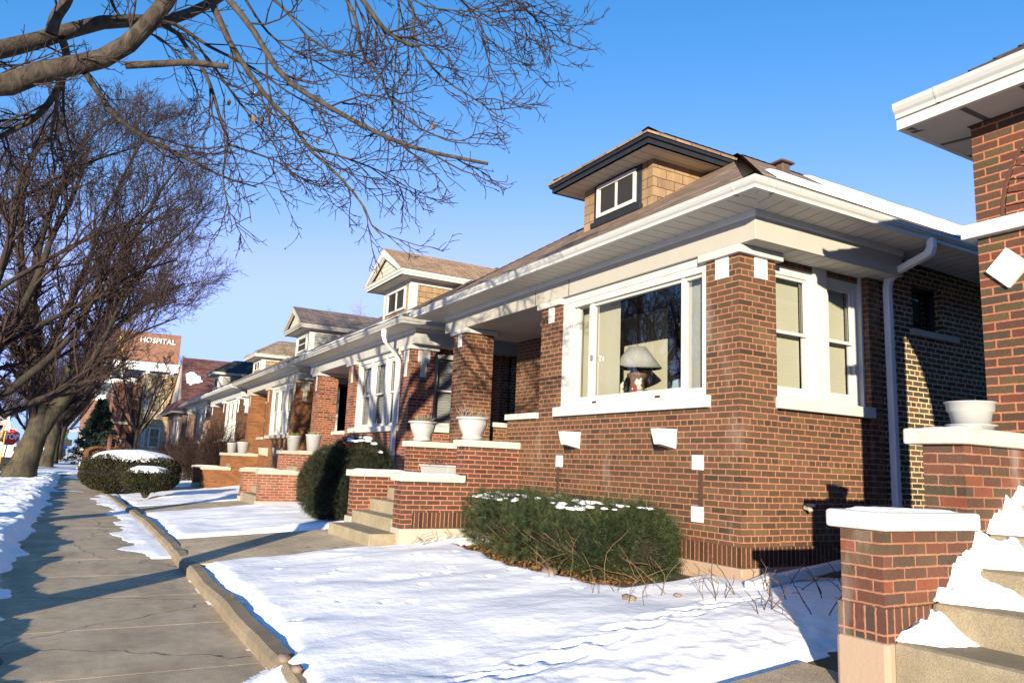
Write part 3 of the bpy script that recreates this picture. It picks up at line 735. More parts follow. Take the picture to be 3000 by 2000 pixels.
    for a, side in ((.25, 0), (3.76, 0), (6.93, 0), (.3, 1)):
        o = MB(); w = .1 if side or a < 1 else .075
        if orn == 'square':
            if side: o.box(FX+a-.07, FX+a+.13, y0-.014, y0+.05, 3.65, head-.002)
            else: o.box(FX-.014, FX+.05, T(a)-w*k, T(a)+w*k, 3.65, head-.002)
        else:   # stepped keystone drop
            for hw, zb, pr in ((.14, 3.62, .014), (.07, 3.3, .02)) if a < 1 else ((.06, 3.45, .014),):
                if side: o.box(FX+a-hw, FX+a+hw, y0-pr, y0+.05, zb, head-.002)
                else: o.box(FX-pr, FX+.05, T(a)-hw, T(a)+hw, zb, head-.002)
        ob = o.build('ornament_tile', stone if orn != 'square' else M['stonew'], root, bevel=.006)
        if orn == 'square' and p.get('detail') and a < 1:
            e = MB()
            for sx in (-1, 1):      # raised four-lobed flower on the tile
                for sz in (-1, 1):
                    if side: e.blob((FX+a+.03+sx*.04, y0-.014, 3.77+sz*.055), .035, .006, .045, 10, 6)
                    else: e.blob((FX-.014, T(a)+sx*.04, 3.77+sz*.055), .006, .035, .045, 10, 6)
            e.build('flower_relief', M['stonew'], ob, smooth=True)
    # frieze and crown along front and near side
    oh, ohs = .55, .73
    fz = MB()
    fz.box(FX-.04, FX+.25, T(0)-.27, T(7.55), 3.982, 4.3); fz.box(FX+.25, FX+2.52, T(0)-.27, T(0)+.11, 3.982, 4.3)
    fz.build('frieze', M[p.get('frieze', 'frieze')], root, bevel=.006)
    cr = MB(); cp = [(0, 4.235), (.018, 4.25), (.03, 4.30), (-.01, 4.30), (-.01, 4.235), (0, 4.235)]
    cr.sweep(cp, [(FX-.042, T(7.55), -1, 0), (FX-.042, T(0)-.272, -1, -1), (FX+2.52, T(0)-.272, 0, -1)]); cr.build('crown_trim', M[trim], root)
    bs = MB(); bs.poly([(FX+.6, T(0)-.26, 3.979), (FX+2.5, T(0)-.26, 3.979), (FX+2.5, T(0)+.1, 3.979), (FX+.6, T(0)+.1, 3.979)], [(0, 0), (1.9, 0), (1.9, .4), (0, .4)])
    bs.build('bay_soffit', M['soffit'], root)
    ex0, ey0, ey1 = FX-oh, T(0)-ohs, T(7.47)+.6
    sf = MB(); z = 4.302
    sf.poly([(ex0, ey1, z), (ex0, ey0, z), (FX+.1, y0-.2, z), (FX+.1, y1+.1, z)], [(ey1, 0), (ey0, 0), (y0-.2, .6), (y1+.1, .6)])
    sf.poly([(ex0, ey0, z), (XB, ey0, z), (XB, y0+.5, z), (FX+.1, y0-.2, z)], [(ex0, 0), (XB, 0), (XB, 1), (FX, .6)])
    sf.poly([(ex0, ey1, z), (XB, ey1, z), (XB, y1-.2, z), (FX+.1, y1+.1, z)], [(ex0, 0), (XB, 0), (XB, 1), (FX, .6)])
    sf.build('soffit', M[p.get('soffit', 'soffit')], root)
    gu = MB(); gz0 = 4.30
    gu.sweep([(o, zz+gz0) for o, zz in GPROF], [(XB, ey1, 0, 1), (ex0, ey1, -1, 1), (ex0, ey0, -1, -1), (XB, ey0, 0, -1)])
    go = gu.build('gutter', M[p.get('gutter', 'gutter')], root)
    if p.get('detail'):
        st_ = MB(); S2 = [(o+.004, zz+gz0) for o, zz in GPROF]
        st_.sweep(S2, [(ex0, ey0+.26, -1, 0), (ex0, ey0+.285, -1, 0)]); st_.sweep(S2, [(ex0+.26, ey0, 0, -1), (ex0+.285, ey0, 0, -1)])
        st_.sweep(S2, [(ex0, ey1-.26, -1, 0), (ex0, ey1-.235, -1, 0)])
        st_.build('gutter_joint', M['gutter'], go)
    # roof
    s = p.get('slope', .6); mb, zr, xr, yc = hip_roof(ex0-.01, XB, ey0-.01, ey1+.01, 4.425, s)
    ro = mb.build('roof', M[p['roof']], root)
    rg = MB(); shingle_ridge(rg, (ex0-.02, ey0-.02, 4.43), (xr, yc, zr)); shingle_ridge(rg, (ex0-.02, ey1+.02, 4.43), (xr, yc, zr))
    shingle_ridge(rg, (xr, yc, zr), (XB, yc, zr)); rg.build('hip_shingles', M[p['roof']], ro)
    # dormer
    dm = p.get('dormer')
    if dm:
        dx = dm.get('dx', 7.0); c = T(dm.get('c', 3.6)); hw = dm.get('hw', .97); a0, a1 = c-hw, c+hw; zt = 6.13
        zb = 4.425+s*(dx-ex0)
        d = MB(); d.box(dx, dx+3.2, a0, a1, zb-.25, zt); dob = d.build('dormer', M[dm['wall']], root)
        if dm.get('panel'):
            q = MB(); q.box(dx-.02, dx+.02, a0+.25, a1-.3, zb+.02, zt-.002); q.box(dx-.07, dx, a0+.22, a1-.27, zb-.02, zb+.07); q.build('window_surround', M[dm['panel']], dob, bevel=.008)
            wa0, wa1 = a0+.36, a1-.4
        else:
            wa0, wa1 = a0+.3, a1-.3
            q = MB()
            for (u0, u1) in ((a0-.01, a0+.12), (a1-.12, a1+.01)): q.box(dx-.012, dx+.05, u0, u1, zb-.02, zt-.12)
            q.box(dx+.05, dx+.19, a0-.012, a0+.02, zb, zt-.1); q.box(dx-.014, dx+3.1, a0-.014, a1+.014, zt-.12, zt-.002)
            q.build('corner_board', M[trim], dob)
        sash_window(dob, MX(dx-.05), wa0, wa1, zb+(.13 if dm.get('panel') else .06), zt-.05 if dm.get('panel') else zt-.13, dm.get('frame', trim), 'glassd', None, dm.get('sash', 'slider'), depth=.08, name='dormer_window')
        dk = MB(); dk.poly([(dx-.004, wa0, zb+.1), (dx-.004, wa1, zb+.1), (dx-.004, wa1, zt), (dx-.004, wa0, zt)]) if not dm.get('panel') else dk.poly([(dx-.022, wa0, zb+.1), (dx-.022, wa1, zb+.1), (dx-.022, wa1, zt), (dx-.022, wa0, zt)])
        dk.build('dark_backing', M['dark'], dob)  # flat dark sheet on the dormer wall in place of an unlit room
        e0, e1, f0 = a0-.38, a1+.38, dx-.42; XD = 10.2
        so_ = MB(); so_.poly([(f0, e1, zt), (f0, e0, zt), (XD, e0, zt), (XD, e1, zt)], [(e1, 0), (e0, 0), (e0, 1), (e1, 1)]); so_.build('dormer_soffit', M['soffit'], dob)
        fa = MB(); path = [(XD, e1, 0, 1), (f0, e1, -1, 1), (f0, e0, -1, -1), (XD, e0, 0, -1)]
        if dm['kind'] == 'hip':
            fa.sweep([(0, zt), (0, zt+.075), (.035, zt+.08), (.04, zt+.15), (-.05, zt+.15), (-.05, zt), (0, zt)], path)
            fa.build('fascia', M[dm['fascia']], dob)
            mb2, zr2, xr2, yc2 = hip_roof(f0-.06, XD+1.5, e0-.06, e1+.06, zt+.165, .62)
            dr_ = mb2.build('dormer_roof', M[dm.get('roof', p['roof'])], dob)
            rg = MB(); shingle_ridge(rg, (f0-.07, e0-.07, zt+.185), (xr2, yc2, zr2)); shingle_ridge(rg, (f0-.07, e1+.07, zt+.185), (xr2, yc2, zr2)); shingle_ridge(rg, (xr2, yc2, zr2), (XD+.5, yc2, zr2))
            rg.build('dormer_hip_shingles', M[dm.get('roof', p['roof'])], dob)
        else:
            fa.sweep([(0, zt), (0, zt+.06), (.025, zt+.065), (.05, zt+.14), (-.05, zt+.14), (-.05, zt), (0, zt)], path); fa.build('fascia', M[dm['fascia']], dob)
            hz = .82; zl = zt+.15; rx0 = f0-.06; XG = 12.5
            r = MB(); o1 = e1+.06; o0 = e0-.06
            roof_poly(r, [(rx0, o0, zl), (XG, o0, zl), (XG, c, zl+hz), (rx0, c, zl+hz)], (1, 0, 0))
            roof_poly(r, [(XG, o1, zl), (rx0, o1, zl), (rx0, c, zl+hz), (XG, c, zl+hz)], (1, 0, 0))
            r.poly([(rx0, o0, zl), (f0+.1, o0, zl), (f0+.3, c, zl+.03), (rx0, c, zl+.03)]) if 0 else None
            r.build('dormer_roof', M[dm.get('roof', p['roof'])], dob)
            rk = MB()
            for sgn, oo in ((-1, o0), (1, o1)):
                ring = [(rx0+.0, oo, zl-.02), (rx0, c, zl+hz-.02), (rx0, c, zl+hz-.24), (rx0, oo-sgn*.2, zl-.02)]
                rk.prism(ring, (.05, 0, 0)); ring2 = [(x+.05, yy-sgn*.0, zz-.03) for x, yy, zz in ring]; rk.prism(ring2, (.04, 0, 0))
            rk.build('rake_board', M[dm['fascia']], dob)
            gb = MB(); gb.poly([(f0+.1, e0+.02, zl-.02), (f0+.1, e1-.02, zl-.02), (f0+.1, c, zl+hz-.06)]); gb.build('gable_siding', M[dm.get('gable', 'siding')], dob)
            sk = MB(); roof_poly(sk, [(rx0, o1, zl-.005), (rx0, o0, zl-.005), (f0+.11, e0+.02, zl+.02), (f0+.11, e1-.02, zl+.02)], (0, 1, 0)); sk.build('cornice_skirt', M[dm.get('roof', p['roof'])], dob)
    # windows on the front
    if p['win'] == 'triple':
        a0, a1 = T(.62), T(3.42); w3 = (a1-a0-.36)/3
        for i in range(3):
            q0 = a0+.06+i*(w3+.12)
            sash_window(root, MX(FX+.1), q0, q0+w3, sill1, head-.03, trim, 'glass', p.get('fill', 'blindw'), slat=p.get('slat', 'h'))
        q = MB()
        for i in range(4):
            u0 = (T(.5) if i == 0 else a0+.06+i*(w3+.12)-.12); u1 = (T(3.47) if i == 3 else a0+.06+i*(w3+.12))
            q.box(FX+.06, FX+.2, u0, u1, sill1, head-.03)
        q.box(FX+.06, FX+.2, T(.5), T(3.47), head-.03, 3.98); q.build('mullion', M[trim], root, bevel=.006)
        q = MB(); q.box(FX-.07, FX+.2, T(.46), T(3.62), sill0, sill1); q.build('sill', stone, root, bevel=.01)
    if p.get('bay', True) and not p.get('detail'):
        sash_window(root, MY(y0+.14), FX+.62, FX+1.5, sill1, head-.02, trim, 'glass', p.get('fill', 'blindw'), slat=p.get('slat', 'h'))
        q = MB(); q.box(FX+.55, FX+1.6, y0-.06, y0+.14, sill0, sill1); q.build('side_sill', stone, root, bevel=.01)
    # stairs with stepped cheek walls and stone caps
    zst = p.get('stair_dz', dz); xs = p.get('stair_x', 0.)
    ya, yb2 = T(4.58), T(6.75)
    if p.get('stairs', True):
        for nm, (u0, u1) in (('stair_wall', (ya, ya+.32)), ('stair_wall', (yb2, yb2+.27))):
            w = MB(); w.box(4.13+xs, 5.11+xs, u0, u1, .25+zst-.1, 1.21+zst); w.box(5.11+xs, FX-.001, u0, u1, .25+zst-.1, 1.75+zst)
            wo_ = w.build(nm, brs, root)
            c = MB(); c.box(4.07+xs, 5.108+xs, u0-.05, u1+.05, 1.21+zst, 1.32+zst); c1 = c.build('wall_cap', M[p.get('capstone', p['stone'])], wo_, bevel=.012)
            c = MB(); c.box(5.06+xs, FX-.001, u0-.05, u1+.05, 1.75+zst, 1.855+zst); c.build('wall_cap', M[p.get('capstone', p['stone'])], wo_, bevel=.012)
            mound('cap_snow', 4.12+xs, 5.08+xs, u0-.02, u1+.02, 1.32+zst, .022, wo_, seed=y0+u0)
            if p.get('snowcap', 1): mound('cap_snow', 5.4+xs, FX-.05, u0, u1, 1.855+zst, .02, wo_, seed=u0)
            if p.get('soldier_stair') and u0 == ya:
                q = MB(); q.box(4.3, 6.0, u0-.008, u0+.1, .56, .775); q.build('wall_base', M[p['soldier']], wo_)
            q = MB(); q.box(4.1+xs, FX, u0-.06 if u0 == ya else u0, u1 if u0 == ya else u1+.06, .15+zst, .55+zst); q.build('wall_footing', M['foundg'], wo_, bevel=.01)
        sp = MB(); n = p.get('steps', 6); z0 = .47+zst; xf = [3.7, 4.12, 4.42, 4.72, 5.02, 5.32][6-n:]
        for i, x in enumerate(xf):
            zt_ = z0+(i+6-n)*.19; a, b = (ya+.32, yb2)
            if x < 4.: a, b = T(4.65), T(6.62)
            sp.box(x+xs, (xf[i+1]+xs+.02 if i+1 < n else FX), a, b, .1+zst, zt_)
        sp.build('steps', M['conc'], root, bevel=.014)
    return root, T

# ------------------------------------------------------------------ the main bungalow
H1, T1_ = bungalow(dict(slope=.655, y0=5.70, y1=13.17, brick='brick1', stairbrick='brick1s', soldier='brick1v', stone='stone', capstone='stoneg', win='picture', detail=True, bay=True,
    roof='sh1', dormer=dict(kind='hip', wall='wallsh', panel='black', fascia='black', frame='trim', c=3.47, hw=.88), found='found', soldier_stair=True, snowcap=0,
    label='brown brick bungalow with a big picture window and a black-trimmed dormer'))
yy = lambda v: v
# picture window
pw = MB(); m = MX(FX+.04)
pw.mbox(m, 6.215, 6.29, -.02, .16, 2.36, 3.885); pw.mbox(m, 8.90, 9.19, -.02, .16, 2.36, 3.885); pw.mbox(m, 8.93, 9.0, -.035, -.02, 2.37, 3.88)
pw.mbox(m, 6.29, 8.90, -.02, .16, 3.80, 3.885); pw.mbox(m, 6.29, 8.90, -.02, .16, 2.36, 2.46)
pw.mbox(m, 6.21, 9.2, -.03, .12, 3.885, 3.98)
pw.mbox(m, 6.6, 6.66, .0, .08, 2.46, 3.8); pw.mbox(m, 8.45, 8.52, .0, .08, 2.46, 3.8); pw.mbox(m, 8.54, 8.58, .03, .08, 2.46, 3.8)
pw.mbox(m, 8.84, 8.88, .02, .1, 2.46, 3.8); pw.mbox(m, 6.66, 8.45, .02, .07, 3.76, 3.8); pw.mbox(m, 6.66, 8.45, .02, .07, 2.46, 2.49)
pw.mbox(m, 8.58, 8.84, .02, .07, 2.46, 2.49); pw.mbox(m, 6.29, 6.6, .02, .07, 3.76, 3.8)
win = pw.build('picture_window', M['trim'], H1, bevel=.005)
for a, b in ((6.29, 6.6), (6.66, 8.45), (8.52, 8.9)):
    q = MB(); q.poly([(FX+.1, a, 2.46), (FX+.1, b, 2.46), (FX+.1, b, 3.8), (FX+.1, a, 3.8)]); q.build('pane', M['glass'], win)
q = MB(); q.box(FX-.06, FX+.2, 6.13, 9.27, 2.225, 2.36); q.build('sill', M['stonew'], win, bevel=.012)
q = MB(); q.mbox(m, 8.43, 8.45, -.03, 0., 2.98, 3.06); q.mbox(m, 8.40, 8.43, -.045, -.03, 2.99, 3.05); q.build('latch', M['chrome'], win, bevel=.004)
q = MB()
for a in (7.0, 8.3): q.mbox(m, a, a+.09, -.026, -.02, 2.385, 2.41)
q.build('weep_slot', M['dark'], win)
def slats(a, b, x, z0, z1, nm, parent, w=.095, tw=.03, mat='blind'):
    q = MB(); t = a
    while t < b-.01:
        q.poly([(x+tw, t, z0), (x, min(t+w, b), z0), (x, min(t+w, b), z1), (x+tw, t, z1)]); t += w*.93
    q.build(nm, M[mat], parent)
slats(8.12, 9.3, FX+.26, 2.4, 3.85, 'vertical_blind', win, tw=.012)
slats(6.25, 6.78, FX+.2, 2.4, 3.85, 'vertical_blind', win, tw=.012, mat='blindw')
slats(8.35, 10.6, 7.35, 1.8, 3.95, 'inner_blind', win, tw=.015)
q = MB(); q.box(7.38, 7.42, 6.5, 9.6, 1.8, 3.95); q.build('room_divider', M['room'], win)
# side windows
for a0, a1 in ((6.62, 7.40), (7.60, 8.24)):
    sash_window(H1, MY(5.84), a0, a1, 2.40, 3.9, 'trim', 'glass', 'blind', slat='v', fw=.085)
q = MB(); q.box(7.38, 7.62, 5.80, 5.95, 2.36, 3.98); q.box(8.22, 8.29, 5.78, 5.95, 2.36, 3.98); q.box(6.61, 8.22, 5.83, 5.95, 3.9, 3.98)
q.box(6.61, 7.38, 5.83, 5.95, 2.36, 2.40); q.box(7.62, 8.22, 5.83, 5.95, 2.36, 2.40)
q.build('mullion', M['trim'], H1, bevel=.006)
q = MB(); q.box(6.58, 8.27, 5.655, 5.86, 2.235, 2.36); q.build('side_sill', M['stone'], H1, bevel=.01)
# planter brackets, white tiles and the dark stack-bond strip on the front
for yb_ in (6.67, 8.61):
    ring = [(FX, yb_, 1.995), (FX-.30, yb_, 1.99), (FX-.245, yb_, 1.81), (FX-.01, yb_, 1.765)]
    q = MB(); q.prism(ring, (0, .125, 0)); q.build('bracket', M['stonew'], H1, bevel=.006)
for (a, b, z0, z1) in ((9.04, 9.2, 1.505, 1.67), (6.24, 6.41, 1.535, 1.70), (6.24, 6.42, .967, 1.138), (9.04, 9.2, .95, 1.12)):
    q = MB(); q.box(FX-.02, FX+.05, a, b, z0, z1); q.build('accent_tile', M['stonew'], H1, bevel=.004)
q = MB()
for (z0, z1) in ((1.145, 1.33), (1.34, 1.525)): q.box(FX-.012, FX+.02, 6.25, 6.31, z0, z1)
for (z0, z1) in ((1.13, 1.31), (1.32, 1.5)): q.box(FX-.012, FX+.02, 9.12, 9.18, z0, z1)
q.build('panel_bricks', simple_mat('brick_single_dark', (.06, .035, .024), .85, noise=.6, nscale=40), H1)
q = MB(); q.tube([(7.02, 5.70, 1.18), (7.02, 5.64, 1.17), (7.02, 5.62, 1.14)], [.03, .03, .025], 8); q.box(7.035, 7.075, 5.6, 5.69, 1.19, 1.22); q.build('hose_tap', M['lime'], H1, bevel=.004)
q = MB(); q.tube([(6.25, 9.7, 3.72), (6.12, 9.78, 3.7), (6.08, 9.82, 3.66)], [.05, .06, .05], 8); q.build('porch_light', M['bronze'], H1)
# downspout
def pipe(pts, w, d, mat_, parent, nm='downspout'):
    q = MB(); rings = []
    for (x, y, z, tx) in pts: rings.append([(x-w/2, y-d/2, z-tx), (x+w/2, y-d/2, z-tx), (x+w/2, y+d/2, z+tx), (x-w/2, y+d/2, z+tx)])
    for a, b in zip(rings, rings[1:]):
        for i in range(4): q.poly([a[i], a[(i+1) % 4], b[(i+1) % 4], b[i]])
    q.poly(rings[0]); q.poly(rings[-1][::-1]); return q.build(nm, mat_, parent, bevel=.012, merge=True)
pipe([(8.40, 4.96, 4.32, 0), (8.40, 4.96, 4.22, .01), (8.405, 5.0, 4.15, .03), (8.5, 5.5, 4.04, .03), (8.53, 5.6, 3.97, .02), (8.54, 5.63, 3.86, 0), (8.56, 5.63, .75, 0)], .085, .085, M['pipe'], H1)
# snow lying on the near roof slope
def roof_snow(parent, x0, x1, f0, f1, y0e, z0, s, seed, th=.05, nx=90, ny=16, lim=None):
    xs = np.linspace(x0, x1, nx); vs_ = np.linspace(0, 1, ny)
    U, V = np.meshgrid(xs, vs_)
    lo = f0+.10*fbm(U*1.1+seed, U*0+1, 4)+.05*(U-x0)/8; hi = f1+.12*fbm(U*1.3+seed*2, U*0+5, 4)
    hi = np.minimum(hi, np.maximum(lo+.02, (U-x0)*1.1)) if lim else hi
    W_ = lo+(hi-lo)*V
    e = np.minimum(np.minimum(V, 1-V)*(hi-lo), np.minimum(U-x0, x1-U)*.5)
    Z = z0+s*W_+.012+th*sstep(e/.12)*(1+.4*fbm(U*3, W_*5, 3)); Y = y0e+W_
    Vv = np.stack([U, Y, Z], -1).reshape(-1, 3); idx = np.arange(nx*ny).reshape(ny, nx)
    F = np.stack([idx[:-1, :-1], idx[:-1, 1:], idx[1:, 1:], idx[1:, :-1]], -1).reshape(-1, 4)
    return raw_mesh('roof_snow', Vv, F, M['snow'], parent, True)
h1roof = [c for c in H1.children if c.name.startswith('roof')][0]
roof_snow(h1roof, 5.95, 19, .36, 1.5, 4.96, 4.425, .655, 3, lim=True)
roof_snow(h1roof, 7.6, 19, 1.9, 4.3, 4.96, 4.425, .655, 8, lim=True)
q = MB(); q.box(9.3, 9.62, 7.85, 8.1, 6.52, 6.56); q.box(9.37, 9.55, 7.9, 8.05, 6.2, 6.52); q.build('roof_vent', M['ventm'], h1roof, bevel=.02)

# ------------------------------------------------------------------ the bungalows further along
B2, T2_ = bungalow(dict(y0=15.03, y1=23.0, brick='brick2', stairbrick='brick2s', stone='stone', capstone='lime', win='triple', dz=-.05, stair_dz=-.2, sill=-.1,
    roof='sh3', dormer=dict(kind='gable', wall='wallsh', fascia='trim', roof='sh2', gable='siding', c=3.45), orn='drop', frieze='frieze2', gutter='gutterg', found='foundg',
    fill='blindw', steps=5, label='russet brick bungalow with a tan shingled gable dormer and grey downspout'))
pipe([(5.5, 15.35, 4.3, 0), (5.5, 15.36, 4.15, .02), (5.55, 15.4, 4.05, .04), (5.92, 15.6, 3.8, .05), (5.96, 15.6, 3.72, .03), (5.97, 15.6, 3.6, 0), (5.97, 15.6, .6, 0)], .09, .09, M['pipew'], B2)
q = MB(); q.box(5.9, 6.04, 15.53, 15.67, 1.32, 1.38); q.build('pipe_strap', M['pipew'], B2)
b2roof = [c for c in B2.children if c.name.startswith('roof')][0]
def front_snow(parent, ya, yb, ex0, z0, s, w, seed, th=.04):
    ys = np.linspace(ya, yb, 70); vs_ = np.linspace(0, 1, 8); U, V = np.meshgrid(ys, vs_)
    hi = w*(.6+.8*fbm(U*1.3+seed, U*0+2, 4)+.3); hi = np.maximum(hi, .03); W_ = .01+hi*V
    e = np.minimum(np.minimum(V+.25, 1-V)*hi, np.minimum(U-ya, yb-U)*.5)
    Z = z0+s*W_+.01+th*sstep(e/.1); X = ex0+W_
    idx = np.arange(ys.size*8).reshape(8, -1); F = np.stack([idx[:-1, :-1], idx[:-1, 1:], idx[1:, 1:], idx[1:, :-1]], -1).reshape(-1, 4)
    raw_mesh('eave_snow', np.stack([X, U, Z], -1).reshape(-1, 3), F, M['snow'], parent, True)
front_snow(b2roof, 14.4, 23.2, 5.49, 4.425, .6, .3, 3)
roof_snow(b2roof, 5.6, 7.6, .02, .5, 14.29, 4.425, .6, 5, lim=True, nx=40, ny=8)
q = MB(); q.box(8.6, 9.1, 16.9, 17.4, 6.16, 6.3); q.build('roof_vent', M['gutterg'], b2roof, bevel=.03)
B3, T3_ = bungalow(dict(y0=24.85, y1=33.0, brick='brick3', stone='lime', win='triple', dz=-.12, stair_dz=-.33, sill=-.15, trim='trim', roof='sh3',
    dormer=dict(kind='gable', wall='sidingg', fascia='frieze', roof='sh3', gable='siding', sash='double', c=3.3), orn='drop', gutter='gutterg', fill='dark', slat='flat', steps=5,
    label='ochre brick bungalow with a slate-brown gable dormer in green-grey siding'))
for yb_ in (26.0, 28.2):
    q = MB(); q.prism([(FX, yb_, 1.75), (FX-.3, yb_, 1.75), (FX-.26, yb_, 1.5), (FX, yb_, 1.45)], (0, .3, 0)); q.build('bracket', M['lime'], B3, bevel=.006)
B4, T4_ = bungalow(dict(y0=34.7, y1=43.0, brick='brick4', stone='stonew', win='triple', dz=-.15, stair_dz=-.4, sill=-.2, roof='sh4',
    dormer=dict(kind='hip', wall='wallsh4', fascia='trim', roof='sh4', c=3.2, dx=7.3), orn='drop', frieze='frieze2', gutter='gutter', soffit='soffit0', fill='dark', slat='flat', steps=5, stairs=False,
    label='dark brick bungalow with a buff hipped dormer and bare shrubs in front'))
b4roof = [c for c in B4.children if c.name.startswith('roof')][0]
B5, T5_ = bungalow(dict(y0=44.6, y1=53.0, brick='brick5', stone='stonew', win='triple', dz=-.2, stair_dz=-.4, sill=-.25, roof='sh5',
    dormer=dict(kind='hip', wall='sidingg', fascia='trim', roof='sh5'), orn='drop', gutter='gutter', soffit='soffit0', fill='blindw', slat='flat', stairs=False,
    label='red brick bungalow with pale mortar and a black-green hipped dormer'))
b5roof = [c for c in B5.children if c.name.startswith('roof')][0]
front_snow(b5roof, 44, 53.4, 5.49, 4.425, .6, .35, 9)
front_snow(b4roof, 34.2, 43.4, 5.49, 4.425, .6, .15, 11)

# house with the steep red roof
hb = empty('gabled_house', (FX, 60.5, 0), 'house with a steep mottled red roof and a cream siding gable', 'house')
y0, y1 = 55.6, 65.0; xe = 5.3; zr = 8.5; ze = 4.15; yc = 61.2
q = MB(); q.box(FX, 18, y0, y1, 0, 4.3); q.build('wall', M['brick5'], hb)
q = MB()
for sg, ye in ((1, y0-.5), (-1, y1+.5)):
    ym = yc-sg*.0
    roof_poly(q, [(xe, ye, ze), (19, ye, ze), (19, ye+sg*1.1, ze+1.0), (xe+.6, ye+sg*1.1, ze+1.0)], (1, 0, 0))
    roof_poly(q, [(xe+.6, ye+sg*1.1, ze+1.0), (19, ye+sg*1.1, ze+1.0), (19, yc, zr), (xe+.9, yc, zr)], (1, 0, 0))
rf = q.build('roof', M['sh6'], hb)
q = MB(); roof_poly(q, [(xe, y1+.5, ze), (xe, y0-.5, ze), (xe+.75, y0+.7, ze+1.0), (xe+.75, y1-.7, ze+1.0)], (0, 1, 0)); q.build('lower_roof', M['sh6'], rf)
q = MB(); q.poly([(xe+.72, y0+.6, ze+.9), (xe+.72, y1-.6, ze+.9), (xe+.95, yc, zr-.02)]); q.poly([(xe+.55, y0+.55, ze+1.0), (xe+.62, y0+.85, ze+1.), (xe+.92, yc, zr), (xe+.85, yc, zr+.05)]); q.build('gable_siding', M['siding'], hb)
q = MB(); q.sweep([(o, z+ze-.1) for o, z in GPROF], [(19, y0-.5, 0, -1), (xe, y0-.5, -1, -1), (xe, y1+.5, -1, 1)][::-1]); q.build('gutter', M['gutterg'], hb)
for i in range(3): sash_window(hb, MX(FX-.05), 57.0+i*1.0, 57.8+i*1.0, 1.9, 3.6, 'trim', 'glassd', 'dark', slat='flat')
q = MB(); q.box(FX-.1, FX, 56.8, 60.2, 3.65, 4.05); q.build('frieze', M['frieze'], hb)
def patch_on(parent, fpos, us, vs_, keepfn, th=.06):
    U, V = np.meshgrid(us, vs_); P = fpos(U, V); idx = np.arange(U.size).reshape(U.shape)
    F = np.stack([idx[:-1, :-1], idx[:-1, 1:], idx[1:, 1:], idx[1:, :-1]], -1).reshape(-1, 4)
    F = F[keepfn(U, V).reshape(-1)[F].all(1)]
    raw_mesh('roof_snow', P.reshape(-1, 3), F, M['snow'], parent, True)
sl6 = (zr-ze-1.)/(yc-(y0+.6))
patch_on(rf, lambda U, V: np.stack([U, y0+.6+V-.05, ze+1.+V*sl6+.05], -1), np.arange(6.3, 10.5, .09), np.arange(0.1, 3.4, .09),
         lambda U, V: ((1-((U-6.75)/.7)**2-((V-2.2)/.85)**2+.9*fbm(U*2, V*2.5, 4)) > 0) | ((1-((U-9.0)/1.3)**2-((V-.75)/.65)**2+1.5*fbm(U*2.2, V*2.4, 4)) > .1))

# ------------------------------------------------------------------ neighbour on the right edge
H0 = empty('brick_bungalow', (5.9, 1, 0), 'mixed red and olive brick house at the right edge with a diamond tile', 'house', 'brick bungalows along the street')
hx = 5.86
q = MB(); q.box(hx, hx+.35, 2.42, 3.10, .45, 4.42); q.box(hx, hx+.35, -2.5, .2, .45, 4.42); 
q.prism([(hx, 2.42, 4.42), (hx, 2.42, 4.22), (hx, 2.3, 4.22)]+[(hx, 2.3-.95*math.sin(t), 3.0+1.22*math.cos(t)) for t in np.linspace(.15, math.pi/2, 10)]+[(hx, 1.35, .45)]+[(hx, .2, .45), (hx, .2, 4.42)], (.35, 0, 0))  # unseen porch openings, shaped to let a sun patch reach the gangway wall
q.box(hx+.35, 6.45, 2.8, 3.1, .45, 4.42); q.box(7.75, 9.0, 2.8, 3.1, .45, 4.42); q.box(6.45, 7.75, 2.8, 3.1, .45, 1.6); q.box(6.45, 7.75, 2.8, 3.1, 4.2, 4.42)
q.box(9.0, 20, 2.6, 3.0, .2, 4.42); q.box(9.0, 9.3, -2.5, 2.6, .2, 4.42)
q.build('front_wall', M['brick0'], H0)
ar = MB()      # round head of the porch arch drawn by a raked joint and an inner ring proud of the wall
pts = [(hx-.004, 1.55+1.36*math.cos(t), 3.48+1.36*.82*math.sin(t)) for t in np.linspace(0, 1.25, 14)]
for a, b in zip(pts, pts[1:]):
    a = np.array(a); b = np.array(b); n_ = np.array([0, -(b-a)[2], (b-a)[1]]); n_ = n_/np.linalg.norm(n_)*.012
    ar.prism([a-n_, a+n_, b+n_, b-n_], (.01, 0, 0))
ar.build('arch_joint', simple_mat('dark_joint', (.09, .04, .025), .9), H0)
q = MB()
for i in range(9):
    t0, t1 = i*.092+.0, i*.092+.078
    ring = [(hx-.012, 1.55+rr_*math.cos(t), 3.48+rr_*.82*math.sin(t)) for rr_, t in ((1.33, t0), (1.33, t1), (1.08, t1*1.02), (1.08, t0*1.02))]
    q.prism(ring, (.02, 0, 0))
q.build('arch_bricks', M['brick0'], H0)
q = MB(); q.box(hx-.07, hx+.1, 2.40, 3.19, 3.375, 3.485); q.build('stone_ledge', M['stonew'], H0, bevel=.008)
q = MB(); cz, cy = 3.10, 2.91-.02; hd = .155
q.prism([(hx-.03, cy, cz+hd), (hx-.03, cy+hd, cz), (hx-.03, cy, cz-hd), (hx-.03, cy-hd, cz)], (.06, 0, 0)); q.build('diamond_tile', M['stonew'], H0, bevel=.006)
q = MB(); q.box(hx-.02, hx+.3, -2.5, 3.12, 4.30, 4.42); q.build('dark_header', simple_mat('header_board', (.03, .016, .012), .7, noise=.5, nscale=20), H0)
ex, ey = hx-.50, 3.10+.36
